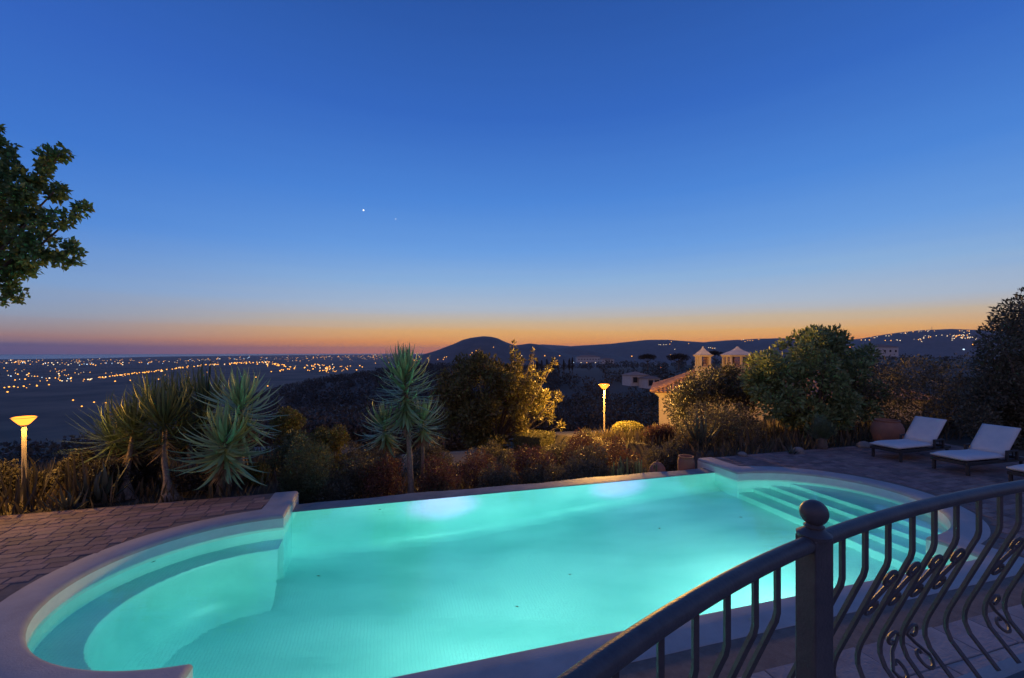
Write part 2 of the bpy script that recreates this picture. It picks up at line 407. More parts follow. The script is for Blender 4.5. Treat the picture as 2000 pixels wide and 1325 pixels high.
def groundmat():
    m = mat('ground_soil', (0.085, 0.065, 0.045), 0.95, color2=(0.05, 0.045, 0.028), nscale=0.9, bump=0.5, bscale=6)
    N, L = m.node_tree.nodes, m.node_tree.links; b = N['Principled BSDF']
    src = b.inputs['Base Color'].links[0].from_socket
    t = N.new('ShaderNodeTexCoord')
    v = N.new('ShaderNodeVectorMath'); v.operation = 'LENGTH'; L.new(t.outputs['Object'], v.inputs[0])
    r = N.new('ShaderNodeMapRange'); r.inputs[1].default_value = 60; r.inputs[2].default_value = 500; L.new(v.outputs['Value'], r.inputs[0])
    n = N.new('ShaderNodeTexNoise'); n.inputs['Scale'].default_value = 0.004; n.inputs['Detail'].default_value = 8; L.new(t.outputs['Object'], n.inputs['Vector'])
    rr = N.new('ShaderNodeMapRange'); rr.inputs[1].default_value = 0.4; rr.inputs[2].default_value = 0.62; L.new(n.outputs[0], rr.inputs[0])
    f = N.new('ShaderNodeMix'); f.data_type = 'RGBA'; L.new(rr.outputs[0], f.inputs[0]); f.inputs[6].default_value = (0.075, 0.048, 0.03, 1); f.inputs[7].default_value = (0.19, 0.115, 0.07, 1)
    mx = N.new('ShaderNodeMix'); mx.data_type = 'RGBA'; L.new(r.outputs[0], mx.inputs[0]); L.new(src, mx.inputs[6]); L.new(f.outputs[2], mx.inputs[7])
    L.new(mx.outputs[2], b.inputs['Base Color'])
    return m
GV, GF, ground = build_ground()
ground.data.materials.append(groundmat()); tag(ground, kind='structure')

# sea beyond the plain
sea = MB()
pts = [(-70, 7.6), (-11, 8.0), (-8.2, 9.6), (-9, 14), (-13, 24), (-6, 30), (-2, 36), (2, 43.5), (-20, 39), (-34, 29), (-42, 14), (-43, 7.6)]
pts = [(-42, 7.0), (-10.8, 8.6), (-10.2, 10.4), (-11.6, 14), (-11.4, 19), (-9.6, 25), (-6, 32), (-1.5, 40), (-2, 43.5), (-16, 40), (-30, 31), (-40, 18)]
sea.add([(x * 1000, y * 1000, -147.5) for x, y in pts], [tuple(range(len(pts)))[::-1]])
M_sea = mat('sea_water', (0.02, 0.035, 0.06), 0.25)
so = tag(sea.build('sea', M_sea), kind='structure')

# hills
HV, HF = [], []
def hill(profile, Y, depth, rough=3.0, base=-152):
    us = [p[0] for p in profile]; vv = [p[1] for p in profile]
    nx, ny = 150, 26
    V = []
    for j in range(ny):
        q = -1 + 2 * j / (ny - 1)
        bell = math.cos(q * PI / 2) ** 1.3
        for i in range(nx):
            u = us[0] + (us[-1] - us[0]) * i / (nx - 1)
            x = (u - U0) / F * Y * (1 + 0.0 * q)
            h = CZ - (interp(u, us, vv) - V0) / F * Y
            edge = min(1, i / 6, (nx - 1 - i) / 6)
            z = base + (h - base) * bell * edge
            wob = math.sin(x * 0.011 + q * 5) * math.cos(x * 0.006 - q * 9) + 0.5 * math.sin(x * 0.031 + q * 17)
            z += rough * wob * (1 - bell ** 6 * 0.8) * edge
            V.append((x, Y + q * depth, z))
    Fs = [(j * nx + i, j * nx + i + 1, (j + 1) * nx + i + 1, (j + 1) * nx + i) for j in range(ny - 1) for i in range(nx - 1)]
    k = len(HV); HV.extend(V); HF.extend([tuple(a + k for a in f) for f in Fs])
    m = bpy.data.meshes.new('hill'); m.from_pydata(V, [], Fs); m.update()
    return tag(obj('hill', m, M_hill, smooth=True), kind='structure')
hill([(780, 712), (815, 697), (830, 692), (860, 683), (890, 671), (905, 664), (920, 660), (945, 657), (960, 658), (972, 661), (985, 667), (1005, 675), (1015, 674), (1035, 671), (1050, 673), (1070, 681), (1100, 690), (1150, 700), (1200, 712)], 4500, 900)
hill([(1030, 706), (1060, 690), (1090, 681), (1115, 679), (1140, 681), (1165, 686), (1200, 694), (1240, 706)], 5600, 800)
hill([(1010, 700), (1055, 690), (1085, 679), (1120, 676), (1190, 672), (1225, 668), (1265, 664), (1300, 664), (1340, 667), (1370, 669), (1420, 665), (1480, 662), (1520, 661), (1600, 664), (1660, 664), (1700, 660), (1750, 651), (1800, 645), (1850, 643), (1900, 645), (1960, 650), (2050, 660), (2150, 672), (2350, 690), (2500, 706)], 7500, 1700, 6)
hill([(930, 692), (985, 678), (1010, 675), (1060, 673), (1110, 676), (1160, 684), (1220, 694)], 12500, 1800, 4)

BVH = BVHTree.FromPolygons([Vector(v) for v in GV + HV], [tuple(f) for f in GF] + [tuple(i + len(GV) for i in f) for f in HF])
def ray(u, v):
    d = Vector(((u - U0) / F, 1, -(v - V0) / F)).normalized()
    h = BVH.ray_cast(Vector((0, 0, CZ)) + d * 30, d)
    return h[0]

# evening air over the whole valley
air = MB().box((0, 0, 157.0), (93000, 93000, 646.0)).build('haze', None)
M_air = bpy.data.materials.new('evening_air'); M_air.use_nodes = True
_n = M_air.node_tree.nodes; _n.clear()
_v = _n.new('ShaderNodeVolumePrincipled'); _v.inputs['Color'].default_value = (1.0, 0.84, 0.85, 1); _v.inputs['Density'].default_value = 2.2e-5; _v.inputs['Anisotropy'].default_value = 0.2
_o = _n.new('ShaderNodeOutputMaterial'); M_air.node_tree.links.new(_v.outputs[0], _o.inputs[1])
air.data.materials.append(M_air); tag(air, kind='stuff')

# ------------------------------------------------------------------ deck
deck_poly = [tuple(q) for q in outer] + [(-9.0, WEND), (-9.0, -8), (17.0, -8), (17.0, WEND)]
def slab(name, poly, ztop, zbot, m, parent=None):
    P3 = [Vector((a, b, 0)) for a, b in poly]
    tri = tessellate_polygon([P3])
    k = len(poly)
    mb = MB()
    mb.add([P(a, b, ztop) for a, b in poly], [tuple(t) for t in tri])
    mb.add([P(a, b, zz) for zz in (ztop, zbot) for a, b in poly], [(i, (i + 1) % k, k + (i + 1) % k, k + i) for i in range(k)])
    return mb.build(name, m, parent)
deck = slab('pool_deck', deck_poly, -0.0135, -3.7, M_joint)
bm = bmesh.new(); bm.from_mesh(deck.data); bmesh.ops.recalc_face_normals(bm, faces=bm.faces); bm.to_mesh(deck.data); bm.free()
tag(deck, kind='structure')

def in_coping(s, n, pad=0.0):
    # true when (s, n) is inside the outer coping line
    if n > NN - CW - pad and SL - CW - pad < s < SR + CW + pad: return True
    for sc, sg in ((SL, -1), (SR, 1)):
        if (s - sc) * sg > -0.1 and ((s - sc) / (RA + CW + pad)) ** 2 + ((n - NC) / (RB + CW + pad)) ** 2 < 1: return True
    return False
def paver_mesh(w, d, seed):
    r = random.Random(seed)
    h = 0.032
    x, y = w / 2 - 0.004, d / 2 - 0.004
    c = 0.006
    j = lambda: r.uniform(-0.005, 0.005)
    base = [(-x + j(), -y + j()), (x + j(), -y + j()), (x + j(), y + j()), (-x + j(), y + j())]
    top = [(a * (1 - c / x), b * (1 - c / y)) for a, b in base]
    tz = [h + r.uniform(-.002, .002) for _ in range(4)]
    v = [(a, b, 0) for a, b in base] + [(a, b, h - .007) for a, b in base] + [(a, b, tz[i]) for i, (a, b) in enumerate(top)]
    f = [(0, 1, 5, 4), (1, 2, 6, 5), (2, 3, 7, 6), (3, 0, 4, 7), (4, 5, 9, 8), (5, 6, 10, 9), (6, 7, 11, 10), (7, 4, 8, 11), (8, 9, 10, 11)]
    return v, f
def build_pavers():
    kinds = []
    for PW, PD in ((0.19, 0.17), (0.27, 0.17), (0.36, 0.17), (0.55, 0.42)):
        kk = []
        for i in range(10):
            v, f = paver_mesh(PW, PD, i)
            m = bpy.data.meshes.new('paver'); m.from_pydata(v, [], f); m.materials.append(M_paver if PW < .4 else M_slab); m.update(); kk.append((v, f, m))
        kinds.append(kk)
    spots = []
    def lay(ks, ws, PD, n0, n1):
        for j in range(int(round((n1 - n0) / PD))):
            n = n0 + (j + 0.5) * PD
            s = -8.95 + random.uniform(0, .3)
            while s < 16.7:
                q = random.randrange(len(ks)); w = ws[q]
                if not in_coping(s + w / 2, n, 0.02 + PD * .5): spots.append((s + w / 2, n, ks[q]))
                s += w
    lay((3,), (0.55,), 0.42, NN - CW - .01 - 8 * .42, NN - CW - .01)
    lay((0, 1, 2), (.19, .27, .36), 0.17, NN - CW - .01, WEND - .03)
    def seen(s, n):
        p = P(s, n, 0)
        if p.y < 1: return 0
        u = U0 + F * p.x / p.y; v = V0 + F * CZ / p.y
        if -20 < u < 2020 and 700 < v < 1340: return 1 / p.y
        return 0
    spots.sort(key=lambda q: -seen(q[0], q[1]))
    big = MB(); big2 = MB()
    for i, (s, n, kind) in enumerate(spots):
        v, f, m = random.choice(kinds[kind])
        p = P(s, n, -0.034 + random.uniform(-.003, .003))
        rz = TH + random.uniform(-.012, .012) + (PI if random.random() < .5 else 0)
        tx, ty = random.uniform(-.006, .006), random.uniform(-.006, .006)
        M = Matrix.Translation(p) @ Matrix.Rotation(rz, 4, 'Z') @ Matrix.Rotation(tx, 4, 'X') @ Matrix.Rotation(ty, 4, 'Y')
        if i < 300:
            o = bpy.data.objects.new('paver', m); COL.objects.link(o); o.parent = deck; o.matrix_local = M
        else:
            (big2 if kind == 3 else big).add([M @ Vector(q) for q in v], f)
    tag(big2.build('slab_field', M_slab, deck), kind='stuff')
    tag(big.build('paver_field', M_paver, deck), kind='stuff')
build_pavers()

# ------------------------------------------------------------------ pool
pool = empty('swimming_pool', P(3.2, 6.6, -0.22), 'large turquoise lit infinity pool with two rounded ends', 'pool')
PO = pool.location.copy()
def pb(mb, name, m, **kw):
    mb.v = [tuple(Vector(v) - PO) for v in mb.v]
    return mb.build(name, m, pool, **kw)
def floor_z(s):
    return WZ + interp(s, [-5, 1.5, 6.8, 12], [-2.15, -2.05, -1.35, -1.3])
# walls
mb = MB()
wall_path = [(SR, NF)] + inner[1:-1] + [(SL, NF)]
for i in range(len(wall_path) - 1):
    (s0, n0), (s1, n1) = wall_path[i], wall_path[i + 1]
    mb.add([P(s0, n0, -0.1), P(s1, n1, -0.1), P(s1, n1, -3.2), P(s0, n0, -3.2)], [(0, 1, 2, 3)])
mb.add([P(SL, NF, WZ - 0.001), P(SR, NF, WZ - 0.001), P(SR, NF, -3.2), P(SL, NF, -3.2)], [(0, 1, 2, 3)])
pb(mb, 'basin_wall', M_mosaic)
# floor with a rounded cove along the far wall
mb = MB()
ss = np.linspace(-4.2, 10.6, 60); ns = list(np.linspace(3.95, 9.0, 12)) + [9.05, 9.12, 9.19, 9.25, 9.29]
for n in ns:
    for s in ss:
        c = max(0, n - 8.9); z = floor_z(s) + (0.38 - math.sqrt(max(0, 0.38 ** 2 - c * c)) if c < .38 else 0.38)
        mb.v.append(tuple(P(s, n, z)))
nx = len(ss)
mb.f = [(j * nx + i, j * nx + i + 1, (j + 1) * nx + i + 1, (j + 1) * nx + i) for j in range(len(ns) - 1) for i in range(nx - 1)]
pb(mb, 'basin_floor', M_mosaic, smooth=True)
# left bench: a ring inside the round end
mb = MB(); k = 48
BZ = WZ - 0.54
ro, ri = 1.0, 0.76
for i in range(k + 1):
    t = PI * i / k
    for q, z in ((1.01, BZ), (0.80, BZ), (0.788, BZ - .006), (0.780, BZ - .03), (0.775, BZ - 0.1), (0.765, BZ - .75), (.74, BZ - 1.05), (.69, BZ - 1.3), (.6, BZ - 1.5), (.45, BZ - 1.65), (.3, BZ - 1.75)):
        mb.v.append(tuple(P(SL - RA * q * math.sin(t), NC - RB * q * math.cos(t), z)))
mb.f = [(i * 11 + j, i * 11 + j + 1, (i + 1) * 11 + j + 1, (i + 1) * 11 + j) for i in range(k) for j in range(10)]
pb(mb, 'bench', M_mosaic, smooth='auto')
# right steps: straight risers across the round end
for i in range(4):
    s0 = SR + 0.02 + 0.40 * i
    z = WZ - 1.0 + 0.25 * i
    s1 = SR + RA + 0.05
    hw = lambda s: RB * math.sqrt(max(0.0, 1 - ((s - SR) / RA) ** 2)) + 0.05
    mb = MB()
    r = 0.025
    sl = [(s0, z - 1.6), (s0, z - r), (s0 + r * .3, z - r * .3), (s0 + r, z)] + [(x, z) for x in np.linspace(s0 + .05, s1, 22)]
    for (s, zz) in sl:
        w = hw(max(s0, min(s, SR + RA))) if i else hw(max(SR, min(s, SR + RA)))
        mb.v += [tuple(P(s, NC - w, zz)), tuple(P(s, NC + w, zz))]
    mb.f = [(2 * a, 2 * a + 1, 2 * a + 3, 2 * a + 2) for a in range(len(sl) - 1)]
    pb(mb, 'step', M_mosaic)
# coping
mb = MB()
prof = [(0.0, -0.06), (0.0, -0.055), (0.006, -0.03), (0.02, -0.011), (0.05, 0.0), (CW - .02, 0.0), (CW, -0.012), (CW, -0.09)]
for (a, b) in zip(inner, outer):
    for (w, z) in prof:
        t = w / CW
        q = -0.0 if w > 0 else -0.004      # the nose stands a little proud of the mosaic
        s = a[0] + (b[0] - a[0]) * t; n = a[1] + (b[1] - a[1]) * t
        if t == 0:
            d = Vector((b[0] - a[0], b[1] - a[1])).normalized(); s -= d.x * .004; n -= d.y * .004
        mb.v.append(tuple(P(s, n, z)))
kp = len(prof)
mb.f = [(i * kp + j, i * kp + j + 1, (i + 1) * kp + j + 1, (i + 1) * kp + j) for i in range(len(inner) - 1) for j in range(kp - 1)]
mb.f.append(tuple(range(kp))); mb.f.append(tuple((len(inner) - 1) * kp + j for j in range(kp))[::-1])
pb(mb, 'coping', M_coping, smooth='auto')
M_band = mat('waterline_tile', (0.66, 0.70, 0.66), 0.4, color2=(0.58, 0.64, 0.60), nscale=6, bump=0.1, bscale=40)
mb = MB()
for i_, (a, b) in enumerate(zip(inner, outer)):
    d = Vector((b[0] - a[0], b[1] - a[1])).normalized()
    for z in (-0.34, -0.0605): mb.v.append(tuple(P(a[0] - d.x * .003, a[1] - d.y * .003, z)))
mb.f = [(i * 2, i * 2 + 1, i * 2 + 3, i * 2 + 2) for i in range(len(inner) - 1)]
pb(mb, 'waterline_band', M_band, smooth='auto')
# wing walls below the coping where it runs out past the water
for sc, sg in ((SL, -1), (SR, 1)):
    c = P(sc + sg * 0.226, (8.6 + WEND) / 2 - .01, -1.3)
    pb(MB().box(c, (0.44, WEND - 8.6, 2.36), TH), 'wing_wall', M_coping, bevel=0.015)
# weir sill
mb = MB()
k = 60
for i in range(k + 1):
    s = SL + (SR - SL) * i / k
    w = 0.44 + 0.05 * math.sin(s * 2.3) * math.sin(s * 0.9 + 1) + random.uniform(-.015, .015)
    for (n, z) in ((NF + 0.002, -0.9), (NF + 0.002, WZ - .004), (NF + 0.012, WZ + 0.008), (NF + 0.06, WZ + 0.014), (NF + w - .03, WZ + 0.02), (NF + w, WZ - 0.01), (NF + w, -2.6)):
        mb.v.append(tuple(P(s, n, z)))
mb.f = [(i * 7 + j, (i + 1) * 7 + j, (i + 1) * 7 + j + 1, i * 7 + j + 1) for i in range(k) for j in range(6)]
M_sill = mat('sill_stone', (0.25, 0.24, 0.22), 0.6, color2=(0.17, 0.165, 0.155), nscale=3, bump=0.4, bscale=30)
pb(mb, 'weir_sill', M_sill, smooth='auto')
# underwater lamps in the house-side wall
for s in (1.2, 5.4):
    c = P(s, NN, WZ - 0.34)
    fix = MB()
    R = Matrix.Translation(c) @ Matrix.Rotation(TH, 4, 'Z') @ Matrix.Rotation(-PI / 2, 4, 'X')
    fix.lathe([(0.16, 0.0), (0.16, 0.02), (0.13, 0.035), (0.125, 0.02)], 24)
    fix.v = [tuple(R @ Vector(v)) for v in fix.v]
    lampf = pb(fix, 'pool_lamp', mat('steel', (0.5, 0.5, 0.5), 0.3, metal=1.0), smooth='auto')
    la = bpy.data.lights.new('pool_lamp_flood', 'AREA'); la.shape = 'DISK'; la.size = 0.24; la.energy = 124; la.color = (0.66, 1.0, 0.87)
    lo = bpy.data.objects.new('pool_lamp_flood', la); COL.objects.link(lo); lo.parent = lampf
    la.cycles.is_caustics_light = True
    lo.matrix_local = Matrix.Translation(c + E2 * 0.05 - PO) @ Matrix.Rotation(TH, 4, 'Z') @ Matrix.Rotation(PI / 2, 4, 'X')
    ls = bpy.data.lights.new('pool_lamp_beam', 'SPOT'); ls.spot_size = math.radians(21); ls.spot_blend = 1.0; ls.energy = 1500; ls.shadow_soft_size = 0.08; ls.color = (1.0, 0.05, 0.60)
    lo = bpy.data.objects.new('pool_lamp_beam', ls); COL.objects.link(lo); lo.parent = lampf
    lo.matrix_local = Matrix.Translation(c + E2 * 0.06 - PO) @ Matrix.Rotation(TH, 4, 'Z') @ Matrix.Rotation(PI / 2 - math.radians(1.0), 4, 'X')
# water body
wpath = offset([(SR, NF + .12)] + inner[1:-1] + [(SL, NF + .12)], 0.1)
wpath = [tuple(q) for q in wpath]
P3 = [Vector((a, b, 0)) for a, b in wpath]; tri = tessellate_polygon([P3]); k = len(wpath)
mb = MB()
mb.add([P(a, b, z) for z in (WZ, -3.1) for a, b in wpath], [tuple(t) for t in tri] + [tuple(k + i for i in t[::-1]) for t in tri] + [(i, (i + 1) % k, k + (i + 1) % k, k + i) for i in range(k)])
water = mb.build('water', M_water)
bm = bmesh.new(); bm.from_mesh(water.data); bmesh.ops.recalc_face_normals(bm, faces=bm.faces); bm.to_mesh(water.data); bm.free()
tag(water, kind='structure'); water.cycles.is_caustics_caster = True
for o in pool.children:
    if o.name.split('.')[0] in ('coping', 'wing_wall', 'waterline_band'): o.cycles.is_caustics_receiver = True

# ------------------------------------------------------------------ terrace the photographer stands on, and its railing
RZ = CZ - 0.65                      # rail centre height
TZ = RZ - 1.0                       # terrace floor
rail_px = [(1130, 1335), (1200, 1276), (1280, 1226), (1350, 1180), (1420, 1140), (1500, 1099), (1590, 1058), (1700, 1019), (1800, 991), (1900, 967), (2000, 949)]
rail_pts = []
for u, v in rail_px:
    Y = F * 0.65 / (v - V0); rail_pts.append(Vector(((u - U0) / F * Y, Y, RZ)))
# smooth with a parabola fit in a rotated frame, extend both ways
A0 = rail_pts[0]; A1 = rail_pts[-1]
ex = (A1 - A0).normalized(); ey = Vector((-ex.y, ex.x, 0))
tx = [(p - A0).dot(ex) for p in rail_pts]; ty = [(p - A0).dot(ey) for p in rail_pts]
cf = np.polyfit(tx, ty, 3)
def rail(t):
    return A0 + ex * t + ey * float(np.polyval(cf, t))
RT0, RT1 = -0.5, tx[-1] + 0.9
def rail_dir(t): return (rail(t + 0.01) - rail(t - 0.01)).normalized()
def rail_out(t):
    d = rail_dir(t); return Vector((-d.y, d.x, 0))
def rail_t(u):
    lo, hi = RT0, RT1
    for _ in range(50):
        m = (lo + hi) / 2; p = rail(m)
        if p.y > 0.01 and U0 + F * p.x / p.y < u or p.y <= 0.01: lo = m
        else: hi = m
    return lo
railing = empty('balcony_railing', rail(rail_t(1590)) - Vector((0, 0, 1.0)), 'black wrought iron balcony railing with bellied bars and scrollwork', 'railing')
RO = railing.location.copy()
def rb(mb, name, **kw):
    mb.v = [tuple(Vector(v) - RO) for v in mb.v]
    return mb.build(name, M_iron, railing, **kw)
rb(MB().tube([rail(t) for t in np.linspace(RT0, RT1, 60)], 0.027, 14), 'handrail', smooth='auto')
rb(MB().tube([rail(t) - Vector((0, 0, 0.93)) for t in np.linspace(RT0, RT1, 50)], 0.016, 4, square=True), 'bottom_rail')
tp = rail_t(1590)
pc = rail(tp); prz = math.atan2(rail_dir(tp).y, rail_dir(tp).x)
mb = MB().box((pc.x, pc.y, (TZ + RZ + 0.02) / 2), (0.078, 0.078, RZ + 0.02 - TZ), prz - 0.25)
rb(mb, 'post', bevel=0.004)
mb = MB().lathe([(0.051, 0.018), (0.053, 0.03), (0.044, 0.036), (0.034, 0.043), (0.026, 0.05), (0.031, 0.053), (0.031, 0.057), (0.026, 0.06)]
                + [(0.043 * math.cos(a), 0.1 + 0.043 * math.sin(a)) for a in np.linspace(-1.0, PI / 2 - 0.02, 14)], 28, (pc.x, pc.y, RZ))
rb(mb, 'post_finial', smooth='auto')
def belly(d):       # how far the bars stand out at depth d under the rail
    return interp(d, [0, 0.17, 0.20, 0.24, 0.66, 0.72, 0.77, 0.82, 0.95], [0, 0.0, 0.006, 0.022, 0.185, 0.202, 0.20, 0.18, 0.06])
def surf(t, d, o=0.0):
    return rail(t) + rail_out(t) * (belly(d) + o) - Vector((0, 0, d))
ub = [1290, 1358, 1420, 1475, 1518, 1645, 1690, 1735, 1782, 1825, 1868, 1912, 1953, 1990]
tb = [rail_t(u) for u in ub]
step = (tb[-1] - tb[-5]) / 4
tb = [tb[0] - step, tb[0] - 2 * step] + tb + [tb[-1] + step * (i + 1) for i in range(6)]
tb = [t for t in tb if RT0 < t < RT1]
tb.sort()
for t in tb:
    rb(MB().tube([surf(t, d) for d in (0.0, 0.1, 0.17, 0.20, 0.24, 0.45, 0.66, 0.70, 0.735, 0.77, 0.82, 0.88, 0.94)], 0.0082, 4, square=True), 'baluster')
def spiral(cx, cd, r0, r1, a0, turns, n=14):
    return [(cx + (r0 + (r1 - r0) * i / n) * math.cos(a0 + turns * 2 * PI * i / n), cd + (r0 + (r1 - r0) * i / n) * math.sin(a0 + turns * 2 * PI * i / n)) for i in range(n + 1)]
def scroll(ta, tbb, d0, d1, flip):
    c = (ta + tbb) / 2; w = (tbb - ta) / 2 - 0.008
    r = w * 0.62
    top = spiral(0.006, d0 + r, 0.008, r, 0.4, 0.92)
    bot = spiral(-0.006, d1 - r, r, 0.008, PI * 2 * 0.92 + 0.4 + PI, -0.92)
    pts = top + [((top[-1][0] + bot[0][0]) / 2, (top[-1][1] + bot[0][1]) / 2)] + bot
    path = [surf(c + (x if not flip else -x), d, 0.0) for x, d in pts]
    rb(MB().tube(path, 0.0084, 6), 'scroll', smooth='auto')
iu = lambda u: min(range(len(tb)), key=lambda i: abs(tb[i] - rail_t(u)))
i0 = iu(1735)
for k, fl in ((0, 0), (1, 0), (2, 0), (3, 0)):
    scroll(tb[i0 + k], tb[i0 + k + 1], 0.245, 0.475, fl)
i1 = iu(1868)
for k in (0, 1):
    scroll(tb[i1 + k - 1], tb[i1 + k], 0.68, 0.88, k)
i2 = iu(1990)
scroll(tb[i2], tb[i2 + 1], 0.27, 0.50, 0)
scroll(tb[i2 + 1], tb[i2 + 2], 0.66, 0.86, 1)
# terrace slab and its retaining wall follow the rail
edge = [rail(t) + rail_out(t) * 0.16 for t in np.linspace(RT0, RT1, 24)]
poly = [(p.x, p.y) for p in edge] + [(edge[-1].x + 1.5, -3.0), (-3.5, -3.0), (-3.5, edge[0].y - 1.2)]
k = len(poly); tri = tessellate_polygon([[Vector((a, b, 0)) for a, b in poly]])
mb = MB().add([(a, b, z) for z in (TZ, TZ - 0.14) for a, b in poly], [tuple(t) for t in tri] + [tuple(k + i for i in t[::-1]) for t in tri] + [(i, (i + 1) % k, k + (i + 1) % k, k + i) for i in range(k)])
ter = mb.build('terrace_floor', M_coping); tag(ter, kind='structure')
edge2 = [rail(t) - rail_out(t) * 0.02 for t in np.linspace(RT0, RT1, 24)]
poly2 = [(p.x, p.y) for p in edge2] + [(edge2[-1].x + 1.4, -2.9), (-3.4, -2.9), (-3.4, edge2[0].y - 1.3)]
k = len(poly2)
mb = MB().add([(a, b, z) for z in (TZ - 0.14, -0.03) for a, b in poly2], [(i, (i + 1) % k, k + (i + 1) % k, k + i) for i in range(k)])
wal = mb.build('terrace_wall', M_plaster); tag(wal, 'cream rendered retaining wall under the balcony', 'wall')
for o in (ter, wal):
    bm = bmesh.new(); bm.from_mesh(o.data); bmesh.ops.recalc_face_normals(bm, faces=bm.faces); bm.to_mesh(o.data); bm.free()

# ------------------------------------------------------------------ loungers
def make_lounger():
    root = empty('sun_lounger', (0, 0, 0), '', 'sun lounger', 'sun loungers beside the pool')
    # x from foot (0) to head, y across
    W_ = 0.66
    fr = MB()
    for sy in (-1, 1): fr.box((0.95, sy * (W_ / 2 - 0.02), 0.25), (1.86, 0.045, 0.07))
    for x in (0.045, 1.865): fr.box((x, 0, 0.25), (0.05, W_ - 0.09, 0.068))
    for x in np.linspace(0.2, 1.2, 7): fr.box((x, 0, 0.262), (0.06, W_ - 0.09, 0.02))
    fr.build('frame', M_wick, root, bevel=0.006)
    for x in (0.09, 1.78):
        for sy in (-1, 1): MB().box((x, sy * (W_ / 2 - 0.025), 0.108), (0.05, 0.05, 0.216)).build('leg', M_wick, root, bevel=0.004)
    def cushion(name, L, th, M):
        nx, ny = 14, 8
        mb = MB()
        for side in (1, -1):
            for j in range(ny + 1):
                for i in range(nx + 1):
                    a, b = i / nx, j / ny
                    ed = min(a * L, (1 - a) * L, b * W_, (1 - b) * W_)
                    k = math.sqrt(max(0, 1 - max(0, 1 - ed / 0.05) ** 2))
                    z = side * th / 2 * (0.25 + 0.75 * k) + (side > 0) * 0.008 * math.sin(a * PI * 2.0) * k
                    mb.v.append(tuple(M @ Vector((a * L, (b - .5) * W_, z + th / 2))))
        q = (nx + 1) * (ny + 1)
        for j in range(ny):
            for i in range(nx):
                a = j * (nx + 1) + i
                mb.f.append((a, a + 1, a + nx + 2, a + nx + 1)); mb.f.append((q + a + nx + 1, q + a + nx + 2, q + a + 1, q + a))
        rim = [i for i in range(nx + 1)] + [j * (nx + 1) + nx for j in range(1, ny + 1)] + [ny * (nx + 1) + i for i in range(nx - 1, -1, -1)] + [j * (nx + 1) for j in range(ny - 1, 0, -1)]
        for a, b in zip(rim, rim[1:] + rim[:1]): mb.f.append((a, q + a, q + b, b))
        return mb.build(name, M_cush, root, smooth=True)
    cushion('seat_cushion', 1.27, 0.11, Matrix.Translation((0.0, 0, 0.29)))
    A = math.radians(50)
    MBk = Matrix.Translation((1.27, 0, 0.33)) @ Matrix.Rotation(-A, 4, 'Y')
    cushion('back_cushion', 0.76, 0.10, MBk)
    bf = MB()
    for sy in (-1, 1): bf.box((0.38, sy * 0.27, -0.02), (0.74, 0.035, 0.035), M=MBk)
    for x in (0.1, 0.3, 0.5, 0.7): bf.box((x, 0, -0.02), (0.04, 0.5, 0.03), M=MBk)
    top = MBk @ Vector((0.5, 0, -0.02))
    for sy in (-1, 1): bf.tube([(top.x, sy * 0.2, top.z), (top.x + 0.12, sy * 0.2, 0.25)], 0.012, 6)
    bf.build('backrest_frame', M_wick, root)
    for sy in (-1, 1):
        ar = MB()
        ar.box((1.36, sy * (W_ / 2 + 0.03), 0.47), (0.36, 0.05, 0.035))
        ar.box((1.2, sy * (W_ / 2 + 0.03), 0.36), (0.045, 0.045, 0.19))
        ar.box((1.52, sy * (W_ / 2 + 0.03), 0.36), (0.045, 0.045, 0.19))
        ar.build('armrest', M_wick, root, bevel=0.006)
    return root
def copy_tree(o, parent=None):
    c = o.copy(); COL.objects.link(c)
    if parent: c.parent = parent
    for ch in list(o.children): copy_tree(ch, c)
    return c
lg = make_lounger()
lspots = [((9.97, 11.66), 0.02, 'white cushioned sun lounger farthest from the railing, in front of the big clay pot'),
          ((10.43, 10.42), -0.03, 'white cushioned sun lounger in the middle of the row by the dark hedge'),
          ((10.83, 9.1), 0.01, 'white cushioned sun lounger cut off by the right edge of the photo')]
for i, ((x, y), dr, lab) in enumerate(lspots):
    o = lg if i == 0 else copy_tree(lg)
    o.location = (x, y, 0.0); o.rotation_euler = (0, 0, TH + dr); o.scale = (1.09, 1.09, 1.09); o['label'] = lab

# ------------------------------------------------------------------ garden lamps
def make_lamp(loc, hgt, label, power, k=1.0):
    root = empty('garden_lamp', loc, label, 'lamp post', 'lit garden lamps')
    MB().lathe([(0.10, 0), (0.10, 0.03), (0.055, 0.06), (0.05, 0.09), (0.036, 0.12), (0.036, hgt - 0.27 * k), (0.045, hgt - 0.26 * k), (0.05, hgt - 0.20 * k)], 16).build('post', M_pole, root, smooth='auto')
    q = lambda prof: [(r * k, hgt + z * k) for r, z in prof]
    g = MB().lathe(q([(0.075, -0.215), (0.11, -0.19), (0.16, -0.13), (0.215, -0.06), (0.25, -0.018), (0.25, -0.01), (0.2, 0.012), (0.12, -0.002), (0.06, 0.016)]), 24).build('lamp_bowl', M_lampglass, root, smooth='auto')
    r = MB().lathe(q([(0.252, -0.018), (0.272, -0.016), (0.272, -0.006), (0.252, -0.008)]), 24).build('lamp_rim', M_pole, root, smooth='auto')
    pl = bpy.data.lights.new('bulb', 'POINT'); pl.energy = power; pl.color = (1.0, 0.50, 0.09); pl.shadow_soft_size = 0.29 * k
    po = bpy.data.objects.new('bulb', pl); COL.objects.link(po); po.parent = g; po.location = (0, 0, hgt - 0.1)
    return root
a = at(47, 815, 8.6); make_lamp((a.x, a.y, -0.4), a.z + 0.4, 'lit garden lamp post beside the yucca clump, bright orange bowl', 520, 0.72)
a = at(1180, 751, 20.5); make_lamp((a.x, a.y, -2.2), a.z + 2.2, 'lit garden lamp post standing beyond the pool beside the clipped dome shrub', 8500)


